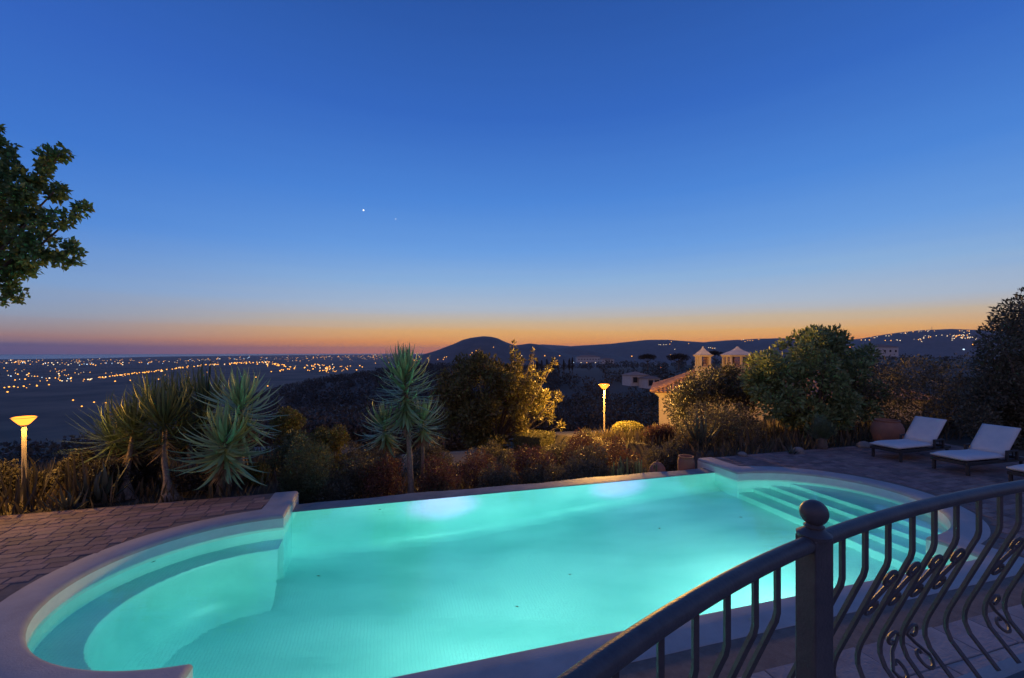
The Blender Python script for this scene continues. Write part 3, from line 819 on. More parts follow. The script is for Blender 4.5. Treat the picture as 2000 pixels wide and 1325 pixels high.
# a few leaves blown onto the water
M_debris = mat('dry_leaf', (0.10, 0.07, 0.03), 0.8)
for (u, v) in ((622, 1126), (1010, 1186), (1288, 1033), (742, 996), (1113, 1123), (1447, 1011), (300, 1098), (1585, 957), (1240, 1250)):
    Y = F * (CZ - WZ) / (v - V0); p = at(u, v, Y); a_ = random.uniform(0, 6); L_ = random.uniform(.025, .04)
    q = [(-L_, 0, 0), (0, -L_ * .45, .004), (L_, 0, .008), (0, L_ * .45, .004), (0, 0, -.001)]
    o = MB().add(q, [(0, 1, 4), (1, 2, 4), (2, 3, 4), (3, 0, 4)]).build('fallen_leaf', M_debris)
    o.location = (p.x, p.y, WZ + .003); o.rotation_euler = (0, 0, a_)
    tag(o, 'tiny dark fallen leaf floating on the pool water', 'leaf', 'fallen leaves floating on the pool')

# ------------------------------------------------------------------ foliage
def unit(n):
    d = RNG.normal(size=(n, 3)); return d / np.linalg.norm(d, axis=1)[:, None]
def leaf_cloud(name, m, clumps, n, L, Wd, parent=None, shell=0.55, up=0.25, out=0.8, jit=0.35, kind=None, squash=1.0, wexp=2.0):
    """n small folded leaves spread through the clumps ((centre), radius)"""
    C = np.array([c for c, r in clumps]); R = np.array([r for c, r in clumps])
    w = R ** wexp; w = w / w.sum()
    idx = RNG.choice(len(R), n, p=w)
    d = unit(n); q = shell + (1 - shell) * RNG.random(n) ** 0.6
    p = C[idx] + d * (R[idx] * q)[:, None] * np.array([1, 1, squash])
    a = d * out + unit(n) * 0.75 + np.array([0, 0, up]); a /= np.linalg.norm(a, axis=1)[:, None]
    b = np.cross(a, unit(n)); b /= np.linalg.norm(b, axis=1)[:, None] + 1e-9
    c = np.cross(a, b)
    l = L * (1 + jit * RNG.uniform(-1, 1, n))[:, None]; ww = Wd * (1 + jit * RNG.uniform(-1, 1, n))[:, None]
    V = np.stack([p, p + a * l * 0.5 + b * ww * .5 + c * ww * .15, p + a * l, p + a * l * 0.5 - b * ww * .5 + c * ww * .15], 1).reshape(-1, 3)
    k = np.arange(n)[:, None] * 4
    T = np.concatenate([k + np.array([[0, 1, 2]]), k + np.array([[0, 2, 3]])], 0)
    me = np_mesh(name, V, T)
    return tag(obj(name, me, m, parent), kind=kind)
def clumps_in(c, r, k, rk, flat=0.0, seed=None):
    out = []
    for _ in range(k):
        d = unit(1)[0]
        if flat and d[2] < 0: d[2] *= flat
        q = 0.3 + 0.62 * RNG.random() ** 0.5
        out.append(((c[0] + d[0] * r[0] * q, c[1] + d[1] * r[1] * q, c[2] + d[2] * r[2] * q), rk * (0.7 + 0.6 * RNG.random())))
    return out
def limbs(base, clumps, r0, m, parent, fork=0.45, name='trunk', kmax=14, lean=(0, 0)):
    """tapered trunk that splits into limbs running to the clumps"""
    mb = MB(); base = Vector(base)
    top = Vector((np.mean([c[0][0] for c in clumps]), np.mean([c[0][1] for c in clumps]), np.mean([c[0][2] for c in clumps])))
    f = base.lerp(top, fork) + Vector((lean[0], lean[1], 0))
    mid = base.lerp(f, .5) + Vector((r0 * random.uniform(-1, 1), r0 * random.uniform(-1, 1), 0))
    mb.tube([base - Vector((0, 0, .15)), base + Vector((0, 0, .05)), mid, f], [r0 * 1.5, r0 * 1.15, r0 * 0.95, r0 * .8], 9)
    for c, r in clumps[:kmax]:
        e = Vector(c); h = f.lerp(e, .5) + Vector((0, 0, -0.12 * (e - f).length + random.uniform(-.05, .05)))
        mb.tube([f - (f - mid) * .1, h, e], [r0 * .5, r0 * .3, r0 * .1], 6)
    return mb.build(name, m, parent, smooth=True)
def shrub(name, loc, r, label, cat, m, n, L, Wd, k=22, rk=0.42, stem=True, group=None, core=True, flat=0.35, shell=0.5, extra=None, trunk_h=0.0, sm=None):
    """loc is where the plant stands; r its half extents"""
    root = empty(name, loc, label, cat, group)
    cz = trunk_h + r[2]
    cl = clumps_in((0, 0, cz), (r[0] - rk * .6, r[1] - rk * .6, r[2] - rk * .6), k, rk, flat)
    if core: cl += [((0, 0, cz * 0.8), min(r) * 0.55), ((r[0] * .4, 0, cz * .7), min(r) * 0.45), ((-r[0] * .4, 0, cz * .7), min(r) * 0.45)]
    if extra: cl += extra
    leaf_cloud('foliage', m, cl, n, L, Wd, root, shell=shell)
    if stem: limbs((0, 0, 0), cl[:12], sm or 0.035 + 0.02 * max(r), M_bark, root, 0.35, 'stem' if trunk_h < .5 else 'trunk')
    return root
def G(x, y): 
    s, n = SN(x, y)
    return -0.03 if (n < WEND - .02 and -9 < s < 17) else ground_z(x, y)
def on(u, Y):
    x = (u - U0) / F * Y
    return (x, Y, G(x, Y))
def zpx(v, Y): return CZ - (v - V0) / F * Y
def shrub_px(name, u0, u1, vtop, Y, label, cat, m, n, L, Wd, vbot=None, depth=None, **kw):
    """a shrub filling columns u0..u1 up to row vtop at distance Y"""
    uc = (u0 + u1) / 2
    u0, u1, vtop = uc - (u1 - u0) * .57, uc + (u1 - u0) * .57, vtop - 3
    x, y, g = on(uc, Y)
    zt = zpx(vtop, Y); zb = g if vbot is None else zpx(vbot, Y)
    rx = (u1 - u0) / 2 / F * Y; rz = (zt - zb) / 2
    return shrub(name, (x, y, g), (rx, depth or rx * 0.9, rz), label, cat, m, n, L, Wd, trunk_h=zb - g, **kw)

# blades (yucca, agave, cordyline): each leaf is an object of its own
def blade_mesh(name, m, L, Wd, droop, thick=0.12, seg=6, belly=0.35, base=0.55):
    """stiff pointed leaf along +Z with its face to +Y, folded to a shallow V"""
    mb = MB()
    for i in range(seg + 1):
        t = i / seg
        w = Wd / 2 * ((base + (1 - base) * min(1, t / belly)) if t < belly else (1 - ((t - belly) / (1 - belly)) ** 1.6))
        a = droop * t * t
        z = L * (t - 0.35 * a * a * t); y = -L * 0.62 * a * t
        mb.v += [(-w, y + w * thick * 2.2, z), (0, y, z), (w, y + w * thick * 2.2, z)]
    for i in range(seg):
        for j in range(2):
            mb.f.append((i * 3 + j, i * 3 + j + 1, (i + 1) * 3 + j + 1, (i + 1) * 3 + j))
    me = mb.mesh(name); me.materials.append(m)
    me.polygons.foreach_set('use_smooth', [True] * len(me.polygons))
    return me
def blade_matrix(org, az, pol, s):
    """leaf leaving org at azimuth az, polar angle pol from straight up"""
    d = Vector((math.sin(pol) * math.cos(az), math.sin(pol) * math.sin(az), math.cos(pol)))
    side = Vector((-math.sin(az), math.cos(az), 0))
    face = side.cross(d) * -1          # upper face turned towards the axis / sky
    M = Matrix((( side.x, -face.x, d.x, org[0]), (side.y, -face.y, d.y, org[1]), (side.z, -face.z, d.z, org[2]), (0, 0, 0, 1)))
    return M @ Matrix.Diagonal((s, s, s, 1))
def rosette(root, top, axis, stem, n, meshes, p0=0.08, p1=1.9, pw=0.8, jit=0.17, name='leaf', smin=.66):
    top = Vector(top); axis = Vector(axis).normalized()
    Q = Vector((0, 0, 1)).rotation_difference(axis).to_matrix().to_4x4()
    for i in range(n):
        t = (i + 0.5) / n
        az = i * 2.39996 + random.uniform(-.2, .2)
        pol = p0 + (p1 - p0) * t ** pw + random.uniform(-jit, jit)
        s = random.uniform(smin, 1.08) * (0.72 + 0.28 * min(1, t * 4))
        M = Matrix.Translation(top - axis * (stem * t)) @ Q @ blade_matrix((0.02 * math.cos(az), 0.02 * math.sin(az), 0), az, pol, s)
        o = bpy.data.objects.new(name, random.choice(meshes)); COL.objects.link(o); o.parent = root; o.matrix_local = M
def skirt(root, top, axis, stem, n, L, Wd, name='dead_leaf_skirt', m=None, p0=1.9, p1=2.7):
    V, T = [], []
    top = Vector(top); axis = Vector(axis).normalized()
    mb = MB()
    for i in range(n):
        t = random.random(); az = random.uniform(0, 2 * PI); pol = random.uniform(p0, p1)
        M = Matrix.Translation(top - axis * (stem * t)) @ blade_matrix((0, 0, 0), az, pol, random.uniform(.6, 1.05))
        k = random.uniform(.1, .3)
        pts = [M @ Vector(p) for p in ((-Wd * .3, 0, 0), (Wd * .3, 0, 0), (Wd * .5, -L * .05, L * .4), (-Wd * .5, -L * .05, L * .4), (0, -L * k, L * .97))]
        mb.add(pts, [(0, 1, 2, 3), (3, 2, 4)])
    return tag(mb.build(name, m or L_dead, root), kind='stuff')

# ---- yuccas
YB = [blade_mesh('leaf', L_yucca, 0.80, 0.074, d) for d in (0.05, 0.2, 0.45)]
YBM = [blade_mesh('leaf', L_yucca, 0.95, 0.078, d) for d in (0.05, 0.25, 0.5)]
YBL = [blade_mesh('leaf', L_yucca, 0.98, 0.084, d) for d in (0.05, 0.25, 0.5)]
YD = [blade_mesh('leaf', L_fount, 1.2, 0.052, d) for d in (0.2, 0.5, 0.85)]
def yucca(name, label, base, heads, meshes, nleaf, trunk_r=0.075, flare=1.5, group='yuccas behind the pool', leaf_n=None, skirt_n=70, p0=.15):
    root = empty(name, base, label, 'yucca', group)
    B = Vector(base)
    for hi, (top, start, stem, p1) in enumerate(heads):
        t = Vector(top) - B; s = Vector(start)
        mid = s.lerp(t, .5) + Vector((0, 0, -0.06)) + Vector((random.uniform(-.05, .05), random.uniform(-.05, .05), 0))
        seg = [s, s.lerp(mid, .25), s.lerp(mid, .6), mid, mid.lerp(t, .5), t]
        rr = [trunk_r * flare, trunk_r * (1 + (flare - 1) * .45), trunk_r * 1.05, trunk_r * .95, trunk_r * .85, trunk_r * .55]
        MB().tube(seg, rr, 12).build('trunk', M_ytrunk, root, smooth=True)
        ax = (t - mid).normalized() * .5 + Vector((0, 0, .5))
        rosette(root, t + Vector((0, 0, .05)), ax, stem, nleaf if not leaf_n else leaf_n[hi], meshes, p0=p0, p1=p1)
        skirt(root, t - ax.normalized() * stem * .85, (0, 0, 1), stem * .45, skirt_n, 0.5, 0.05)
    return root
# tall one in the middle, with two short side heads
Yc = 10.75
bx = on(806, Yc); base = (bx[0], bx[1], bx[2])
def hp(u, v, Y): p = at(u, v, Y); return (p.x, p.y, p.z)
yucca('yucca', 'tall slim yucca on a bare leaning trunk behind the middle of the pool edge', base,
      [(hp(789, 722, Yc), (0, 0, -.1), 1.15, 2.35)], YBM, 270, 0.068, 1.55, skirt_n=30, p0=.25)
b2 = on(770, Yc + .25)
yucca('yucca', 'short yucca rosette left of the tall slim yucca trunk', b2, [(hp(750, 828, Yc + .25), (0, 0, -.1), 0.4, 2.3)], YB, 110, 0.05, 1.3, skirt_n=60)
b2 = on(822, Yc + .45)
yucca('yucca', 'short yucca rosette right of the tall slim yucca trunk', b2, [(hp(826, 818, Yc + .45), (0, 0, -.1), 0.4, 2.3)], YB, 110, 0.05, 1.3, skirt_n=60)
# the pair nearest the left wing of the pool, lit green by the water
Yl = 8.75
b2 = on(442, Yl + .75)
yucca('yucca', 'low yucca rosette with pale stiff leaves nearest the left wing wall', b2, [(hp(440, 858, Yl), (0.0, -.2, -.1), 0.5, 2.15)], YBL, 130, 0.07, 1.5, skirt_n=150)
b3 = on(474, Yl + 1.15)
yucca('yucca', 'taller yucca rosette rising right behind the low pale one', b3, [(hp(470, 785, Yl + .5), (0, 0, -.1), 0.55, 2.3)], YBL, 130, 0.07, 1.5, skirt_n=150)
# big dark clump with swollen feet
Yd = 9.3
bd = on(328, 8.75)
f0 = Vector(bd)
yucca('ponytail_palm', 'big dark plant with long thin fountain leaves on swollen trunk feet', bd,
      [(hp(322, 818, Yd), (0.05, 0.0, -.05), 0.5, 2.0), (hp(262, 835, Yd + .2), (-.95, .1, -.05), 0.5, 2.0), (hp(402, 785, Yd + .9), (.35, .8, -.05), 0.4, 1.5), (hp(350, 790, Yd + 1.1), (-.1, .9, -.05), 0.4, 1.7)],
      YD, 50, 0.055, 4.2, skirt_n=60, leaf_n=[120, 60, 60, 60], group='plants at the left deck edge', p0=.3)

# the mass of shorter old leaves inside that plant
def leaf_mass(root, heads, n, L, Wd, m):
    mb = MB()
    for (c, r) in heads:
        for i in range(n):
            az = random.uniform(0, 2 * PI); pol = random.uniform(.5, 2.5); M = Matrix.Translation(c) @ blade_matrix((0, 0, 0), az, pol, random.uniform(.55, 1.0)); d_ = random.uniform(.1, .45) * L
            mb.add([M @ Vector(p) for p in ((-Wd * .4, 0, .1), (Wd * .4, 0, .1), (Wd * .5, -d_ * .3, L * .5), (-Wd * .5, -d_ * .3, L * .5), (0, -d_, L * .95))], [(0, 1, 2, 3), (3, 2, 4)])
    return tag(mb.build('leaf_mass', m, root), kind='stuff')
for o_ in bpy.data.objects:
    if o_.name == 'ponytail_palm':
        leaf_mass(o_, [(Vector(hp(u_, v_, Y_)) - f0, 1) for u_, v_, Y_ in ((322, 825, Yd), (262, 840, Yd + .2), (402, 800, Yd + .9), (350, 800, Yd + 1.1), (300, 800, Yd + .8), (225, 862, Yd + .3), (380, 850, Yd + .6))], 130, 1.1, .045, L_fount)

# ---- agaves at the edge of the left deck
AG = [blade_mesh('leaf', L_agave, 0.85, 0.11, d, 0.3, base=.9, belly=.3) for d in (0.05, 0.25, 0.6)]
def agave(u, Y, sc, n, label, p1=1.35):
    b = on(u, Y)
    root = empty('agave', b, label, 'agave', 'agaves along the deck edge')
    root.scale = (sc, sc, sc)
    rosette(root, (0, 0, 0.12), (0, 0, 1), 0.12, n, AG, p0=0.05, p1=p1, pw=.7, jit=.15)
    MB().lathe([(0.09, -.1), (0.1, 0), (0.07, 0.1), (0.02, 0.16)], 10).build('stem', M_bark, root)
agave(111, 8.08, 0.4, 10, 'small dark agave between the left lamp post and the curled agave', 1.0)
agave(136, 8.16, 0.7, 16, 'agave with one curled leaf right of the left lamp post', 1.3)
agave(196, 8.6, 0.95, 24, 'agave in shadow left of the big dark fountain plant', 1.0)
FL = [blade_mesh('leaf', L_strap_shaded, 1.1, 0.05, d, 0.2, base=.85, belly=.4) for d in (0.08, 0.3, 0.6)]
for u, Y, n, lab in ((8, 7.95, 16, 'tall strap leaved plant at the left edge beside the lamp post'), (60, 8.25, 16, 'tall strap leaved plant just right of the left lamp post'), (-60, 7.8, 40, 'tall strap leaved plant cut by the left edge'), (158, 8.5, 26, 'tall strap leaved plant behind the orange lit stone')):
    b = on(u, Y); r_ = empty('flax_plant', b, lab, 'plant', 'strap leaved plants at the left deck edge')
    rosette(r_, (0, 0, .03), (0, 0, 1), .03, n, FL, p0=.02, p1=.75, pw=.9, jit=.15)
    for o_ in list(r_.children): o_.location.x += random.gauss(0, .1); o_.location.y += random.gauss(0, .06)
for (u0, u1, vt, Y, nn, lab) in ((-30, 36, 905, 8.75, 4500, 'dark low bush in front of the foot of the left lamp post'), (50, 90, 925, 9.1, 3000, 'small dark bush right of the foot of the left lamp post'), (168, 250, 905, 9.0, 5000, 'dark bush left of the swollen yucca trunk'), (230, 310, 890, 9.7, 5000, 'dark bush behind the swollen yucca trunk'), (120, 185, 872, 9.3, 6000, 'added dark bush screening the fountain plant from the left lamp post'), (215, 330, 782, 10.6, 8000, 'tall dark bush behind the fountain plant'), (330, 425, 770, 10.9, 8000, 'tall dark bush behind the low pale yucca'), (345, 425, 905, 9.3, 5000, 'dark bush between the swollen yucca trunk and the low pale yucca')):  # bush beside the fountain plant is added to block the left lamp
    shrub_px('bush', u0, u1, vt, Y, lab, 'bush', L_strap_shaded, nn, .07, .03, k=20, rk=.2, shell=.2)
# tapered stumps and stones lit by the lamp
def rock(loc, r, label, name='garden_rock', m=None, squash=.7):
    bm = bmesh.new(); bmesh.ops.create_icosphere(bm, subdivisions=3, radius=1)
    ph = [random.uniform(0, 6) for _ in range(6)]
    for v in bm.verts:
        k = 1 + .16 * math.sin(v.co.x * 2.3 + ph[0]) + .13 * math.sin(v.co.y * 3.1 + ph[1]) + .1 * math.sin(v.co.z * 4 + ph[2]) + .05 * math.sin(v.co.x * 7 + v.co.y * 6 + ph[3])
        v.co = Vector((v.co.x * r * k, v.co.y * r * k * .9, v.co.z * r * k * squash))
    me = bpy.data.meshes.new(name); bm.to_mesh(me); bm.free()
    o = obj(name, me, m or M_rock, smooth=True, loc=loc); tag(o, label, 'rock', 'rocks in the planting')
    return o
for u, Y, r, lab in ((146, 8.45, .17, 'pale upright stone beside the curled agave'), (106, 8.05, .07, 'small stone on the bed edge near the left lamp post'), (1690, 13.2, .2, 'low rounded rock beside the foot of the farthest lounger'),
                     (1560, 12.5, .16, 'flat rock at the deck edge below the round tree'), (1452, 12.1, .12, 'small rock at the deck edge right of the clay jars')):
    x, y, g = on(u, Y); rock((x, y, g + r * .35), r, lab)

# ---- overhanging tree at the top left
ctr = at(-50, 405, 6.3)
tl = empty('carob_tree', (-10.3, 6.4, G(-10.3, 6.4)), 'leafy tree reaching in over the left edge against the blue sky', 'tree')
o = Vector(tl.location)
def rel(u, v, Y): p = at(u, v, Y) - o; return (p.x, p.y, p.z)
cl = []
for (u, v, Y, r) in ((-30, 330, 6.2, .42), (15, 345, 6.2, .30), (55, 330, 6.3, .26), (95, 312, 6.4, .20), (118, 300, 6.4, .12), (30, 385, 6.2, .36), (75, 385, 6.4, .28), (105, 375, 6.3, .16), (-20, 430, 6.2, .5), (60, 430, 6.1, .25), (110, 425, 6.2, .16), (150, 418, 6.3, .14), (165, 405, 6.3, .09),
                       (30, 460, 6.2, .34), (80, 480, 6.3, .26), (120, 490, 6.3, .2), (148, 500, 6.4, .12), (10, 520, 6.2, .26), (50, 510, 6.2, .22), (-5, 560, 6.2, .17), (20, 565, 6.3, .14), (38, 578, 6.3, .1), (-10, 530, 6.2, .3), (35, 540, 6.3, .18), (10, 590, 6.2, .06), (2, 262, 6.2, .12), (4, 290, 6.2, .14), (-60, 300, 6.2, .5), (-90, 400, 6.3, .7), (-120, 500, 6.3, .6), (-150, 330, 6.3, .8), (-200, 430, 6.4, .9)):
    cl.append((rel(u, v, Y), r))
sub = []
for c_, r_ in cl:
    for _ in range(7):
        d_ = unit(1)[0]; sub.append(((c_[0] + d_[0] * r_ * .75, c_[1] + d_[1] * r_ * .75, c_[2] + d_[2] * r_ * .75), r_ * random.uniform(.2, .42)))
leaf_cloud('crown', L_carob, sub, 15000, .075, .048, tl, shell=.1, up=-.1, out=.6, wexp=1.5)
limbs((0, 0, 0), cl, .10, M_bark, tl, .62, 'trunk', 12, (-1.2, 0))

# ---- shrubs and trees behind the pool, left to right
shrub_px('bush', 508, 668, 832, 11.2, 'rounded dark bush between the left yuccas and the tall slim yucca', 'bush', L_green, 15000, .07, .035, k=34, rk=.34)
shrub_px('conifer_shrub', 548, 640, 850, 10.2, 'feathery green conifer shrub in front of the rounded bush by the left wing', 'conifer', L_conif, 12000, .07, .014, k=30, rk=.24)
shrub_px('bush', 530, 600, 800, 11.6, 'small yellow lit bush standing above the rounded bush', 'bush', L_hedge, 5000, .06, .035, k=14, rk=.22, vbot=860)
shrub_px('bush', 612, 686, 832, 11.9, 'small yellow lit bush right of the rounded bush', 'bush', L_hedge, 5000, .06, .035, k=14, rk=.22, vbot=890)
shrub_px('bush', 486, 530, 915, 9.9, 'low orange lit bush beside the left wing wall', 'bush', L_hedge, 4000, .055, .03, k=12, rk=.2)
shrub_px('bush', 655, 755, 885, 11.0, 'dark low bush left of the tall yucca trunk', 'bush', L_dark, 7000, .06, .03, k=18, rk=.28)
# the broad leaved tree lit by the right lamp
Yt = 19.6
b = on(968, Yt)
tr = empty('loquat_tree', b, 'broad leaved tree lit yellow on its right side by the lamp', 'tree')
o = Vector(b); cl = []
for (u, v, r) in ((880, 745, .55), (905, 715, .45), (960, 720, .5), (1000, 735, .5), (1035, 755, .42), (1062, 775, .3), (1088, 775, .2), (1010, 790, .5), (1050, 805, .3), (1075, 815, .18), (1095, 832, .14), (900, 800, .6), (950, 790, .6), (870, 830, .5), (925, 850, .5), (980, 840, .45), (1020, 830, .3), (1010, 705, .25), (1002, 688, .11), (1003, 672, .09), (1040, 700, .11), (1042, 685, .07), (1055, 735, .18), (1070, 722, .12), (1082, 708, .09), (1040, 725, .22), (860, 775, .4), (935, 700, .3), (1078, 795, .15)):
    p = at(u, v, Yt + random.uniform(-.8, .8)) - o; cl.append(((p.x, p.y, p.z), r * 1.15))
for _ in range(34):
    a_ = random.uniform(0, 2 * PI); q_ = random.random() ** .5
    p = at(960 + 90 * q_ * math.cos(a_), 790 + 85 * q_ * math.sin(a_), Yt + random.uniform(-1.6, 1.6)) - o; cl.append(((p.x, p.y, p.z), random.uniform(.4, .6)))
leaf_cloud('crown', L_loquat, cl, 24000, .17, .07, tr, shell=.15, up=0.2, out=.7)
limbs((0, 0, 0), cl, .12, M_bark, tr, .4, 'trunk', 29)
# clipped hedges
def clipped(name, u0, u1, v0_, v1_, Y, label, dome, n, depth=.55):
    x, y, g = on((u0 + u1) / 2, Y)
    root = empty(name, (x, y, g), label, 'hedge', None, 0.0 if dome else -0.55)
    zt = zpx(v0_, Y) - g; zb = max(0, zpx(v1_, Y) - g - .3); rx = (u1 - u0) / 2 / F * Y
    p = RNG.uniform(-1, 1, (n, 3)); ax = RNG.integers(0, 3, n)
    if dome:
        d = unit(n); d[:, 2] = np.abs(d[:, 2]); d = np.sign(d) * np.abs(d) ** .72; p = d * np.array([rx, depth, zt - zb]) * RNG.uniform(.93, 1.0, (n, 1)); p[:, 2] += zb
    else:
        sg = RNG.choice([-1, 1], n); p[np.arange(n), ax] = sg * RNG.uniform(.92, 1.02, n)
        p = p * np.array([rx, depth, (zt - zb) / 2]); p[:, 2] += (zt + zb) / 2
    cl = [(tuple(q), .001) for q in p]
    C = p; a = unit(n); L = .05
    bb = np.cross(a, unit(n)); bb /= np.linalg.norm(bb, axis=1)[:, None]
    V = np.stack([C, C + a * L * .5 + bb * .016, C + a * L, C + a * L * .5 - bb * .016], 1).reshape(-1, 3)
    k = np.arange(n)[:, None] * 4
    obj('foliage', np_mesh('foliage', V, np.concatenate([k + [[0, 1, 2]], k + [[0, 2, 3]]], 0)), L_hedge, root)
    mb = MB()
    if dome: mb.lathe([(rx * .9 * math.cos(a), zb + (zt - zb) * .9 * math.sin(a)) for a in np.linspace(0, 1.5, 8)], 20)
    else: mb.box((0, 0, (zt + zb) / 2), (rx * 1.84, depth * 1.84, (zt - zb) * .93))
    if dome: mb.v = [(x_, y_ * depth / rx, z_) for x_, y_, z_ in mb.v]
    mb.tube([(0, 0, -.2), (0, 0, zb + .1)], .06, 8)
    mb.build('twigs', L_dark, root)
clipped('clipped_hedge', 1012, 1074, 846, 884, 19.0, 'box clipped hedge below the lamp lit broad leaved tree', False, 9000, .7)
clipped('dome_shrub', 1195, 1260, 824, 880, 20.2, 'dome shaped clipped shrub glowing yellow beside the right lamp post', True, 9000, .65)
# reddish shrubs
for (u0, u1, vt, Y, nn, lab) in ((880, 985, 880, 13.2, 5200, 'low reddish shrub under the broad leaved tree'), (1085, 1180, 838, 15.2, 5200, 'reddish shrub left of the right lamp post'),
                             (1258, 1318, 832, 15.4, 5500, 'reddish bougainvillea like shrub below the house wall'), (985, 1090, 868, 13.0, 5200, 'low brownish shrub below the box clipped hedge'), (1150, 1245, 853, 14.4, 5600, 'low reddish shrub in front of the right lamp post'),
                             (705, 790, 880, 10.85, 4800, 'thin reddish brush around the foot of the tall yucca'), (815, 900, 878, 11.1, 4800, 'thin reddish brush right of the tall yucca trunk')):
    shrub_px('flowering_shrub', u0, u1, vt, Y, lab, 'shrub', L_red, nn, .055, .03, k=26, rk=.26, shell=.2, core=False)
# dark low bushes in front
for (u0, u1, vt, Y, nn, lab) in ((930, 1010, 905, 11.9, 5000, 'dark bush beyond the pool edge left of centre'), (1010, 1120, 898, 12.2, 6000, 'wide dark bush beyond the middle of the pool edge'),
                             (1105, 1200, 900, 12.4, 6000, 'dark bush in front of the reddish shrubs'), (1185, 1275, 905, 12.6, 5000, 'dark bush behind the small lidded jar'), (1265, 1345, 868, 13.6, 7000, 'dark bush behind the two clay jars'),
                             (600, 690, 918, 10.5, 4500, 'low dark bush right of the conifer shrub'), (830, 885, 935, 10.7, 2500, 'small rounded dark bush just behind the pool edge')):
    shrub_px('bush', u0, u1, vt, Y, lab, 'bush', L_dark, nn, .06, .03, k=20, rk=.26)
for (u0, u1, vt, Y, nn, lab) in ((690, 790, 862, 13.0, 6000, 'dark bush on the slope left behind the tall yucca'), (800, 890, 850, 13.6, 6000, 'dark bush on the slope under the left of the broad leaved tree'), (1060, 1150, 855, 17.0, 5000, 'dark bush on the slope right of the box clipped hedge'), (640, 720, 858, 13.2, 6000, 'dark bush on the slope right of the yellow lit bushes'), (1085, 1185, 846, 18.4, 6000, 'dark bush on the slope between the box clipped hedge and the right lamp post'), (905, 1015, 866, 17.0, 6000, 'dark bush on the slope left of the box clipped hedge'), (1100, 1190, 872, 13.4, 5000, 'second row dark bush in front of the lamp slope')):
    shrub_px('bush', u0, u1, vt, Y, lab, 'bush', L_dark, nn, .075, .035, k=20, rk=.3)
# upright spikes
sp_ = empty('spiky_plant', on(1236, 11.9), 'plant of thin upright stems behind the pool edge left of the jars', 'plant')
for i in range(34):
    x, y = random.uniform(-.55, .55), random.uniform(-.35, .35); h = random.uniform(.7, 1.15)
    a = (x + random.uniform(-.08, .08), y + random.uniform(-.08, .08), h)
    MB().tube([(x, y, -.15), ((x + a[0]) / 2, (y + a[1]) / 2, h * .55), a, (a[0], a[1], h + .03)], [.02, .022, .017, .004], 7).build('stem', L_olive, sp_, smooth=True)

# ---- clay jars
def jar(loc, prof, label, lid=None):
    root = empty('clay_jar', loc, label, 'jar')
    MB().lathe(prof, 32).build('body', M_terra, root, smooth='auto')
    if lid: MB().lathe(lid, 24).build('lid', M_terra, root, smooth='auto')
    return root
x, y, g = on(1340, 11.75); zt = zpx(891, 11.75)
h = zt - g
jar((x, y, g), [(.14, 0), (.15, .02), (.2, h * .5), (.215, h - .16), (.205, h - .08), (.185, h - .05), (.20, h - .03), (.20, h), (.165, h), (.15, h - .1)], 'clay jar with a flat rim touching the end of the right wing wall')
x, y, g = on(1284, 11.75); zt = zpx(905, 11.75); h = zt - g
jar((x, y, g), [(.12, 0), (.13, .02), (.19, h * .4), (.215, h - .22), (.2, h - .12), (.15, h - .04), (.12, h - .01), (.10, h - .01)], 'smaller clay jar with a knobbed lid behind the pool edge', [(.12, h - .012), (.1, h + .01), (.04, h + .03), (.02, h + .035), (.03, h + .06), (.02, h + .085), (.004, h + .09)])
x, y, g = on(1733, 13.4)
jar((x, y, -.03), [(.22, 0), (.24, .02), (.35, .22), (.41, .43), (.405, .58), (.35, .72), (.30, .77), (.315, .8), (.315, .825), (.27, .825), (.26, .74)], 'large rounded clay pot behind the farthest lounger')

# ---- right side trees and hedge
def big_tree(name, u, Y, blobs, label, m, n, L, Wd, tr_r=.12, spread=.7, cat='tree', shell=.25):
    b = on(u, Y); root = empty(name, b, label, cat); o = Vector(b); cl = []
    for (bu, bv, r) in blobs:
        p = at(bu, bv, Y + random.uniform(-spread, spread)) - o; cl.append(((p.x, p.y, p.z), r))
    leaf_cloud('crown', m, cl, n, L, Wd, root, shell=shell)
    limbs((0, 0, 0), cl, tr_r, M_bark, root, .35, 'trunk', 20)
    return root
bl = []
for _ in range(60):
    a = random.uniform(0, 2 * PI); q = random.random() ** .5
    bl.append((1592 + 122 * q * math.cos(a), 752 + 98 * q * math.sin(a), random.uniform(.28, .5)))
for u, v in ((1535, 668), (1560, 655), (1575, 652), (1590, 655), (1605, 650), (1618, 662), (1550, 662), (1632, 672), (1520, 680)): bl.append((u, v, .16))
big_tree('round_tree', 1592, 15.6, bl, 'large rounded tree with pale green leaf clusters right of the house', L_olive, 20000, .16, .08, .14, 1.2)
bl = [(1316 + 164 * random.random(), 0, 0) for _ in range(70)]
bl = [(u, 875 - (875 - (724 + 46 * ((u - 1425) / 100) ** 2)) * random.random() ** .4, random.uniform(.35, .55)) for u, _, _ in bl]
big_tree('tall_bush', 1400, 17.5, bl, 'wide dark bush hiding most of the house wall', L_olive2, 22000, .10, .045, .09, .9, 'bush')
bl = [(random.uniform(1335, 1480), random.uniform(800, 875), random.uniform(.3, .45)) for _ in range(26)]
big_tree('bush', 1410, 14.2, bl, 'dark bush under the tall agave leaves, behind the right wing', L_dark, 9000, .07, .035, .06, .5, 'bush')
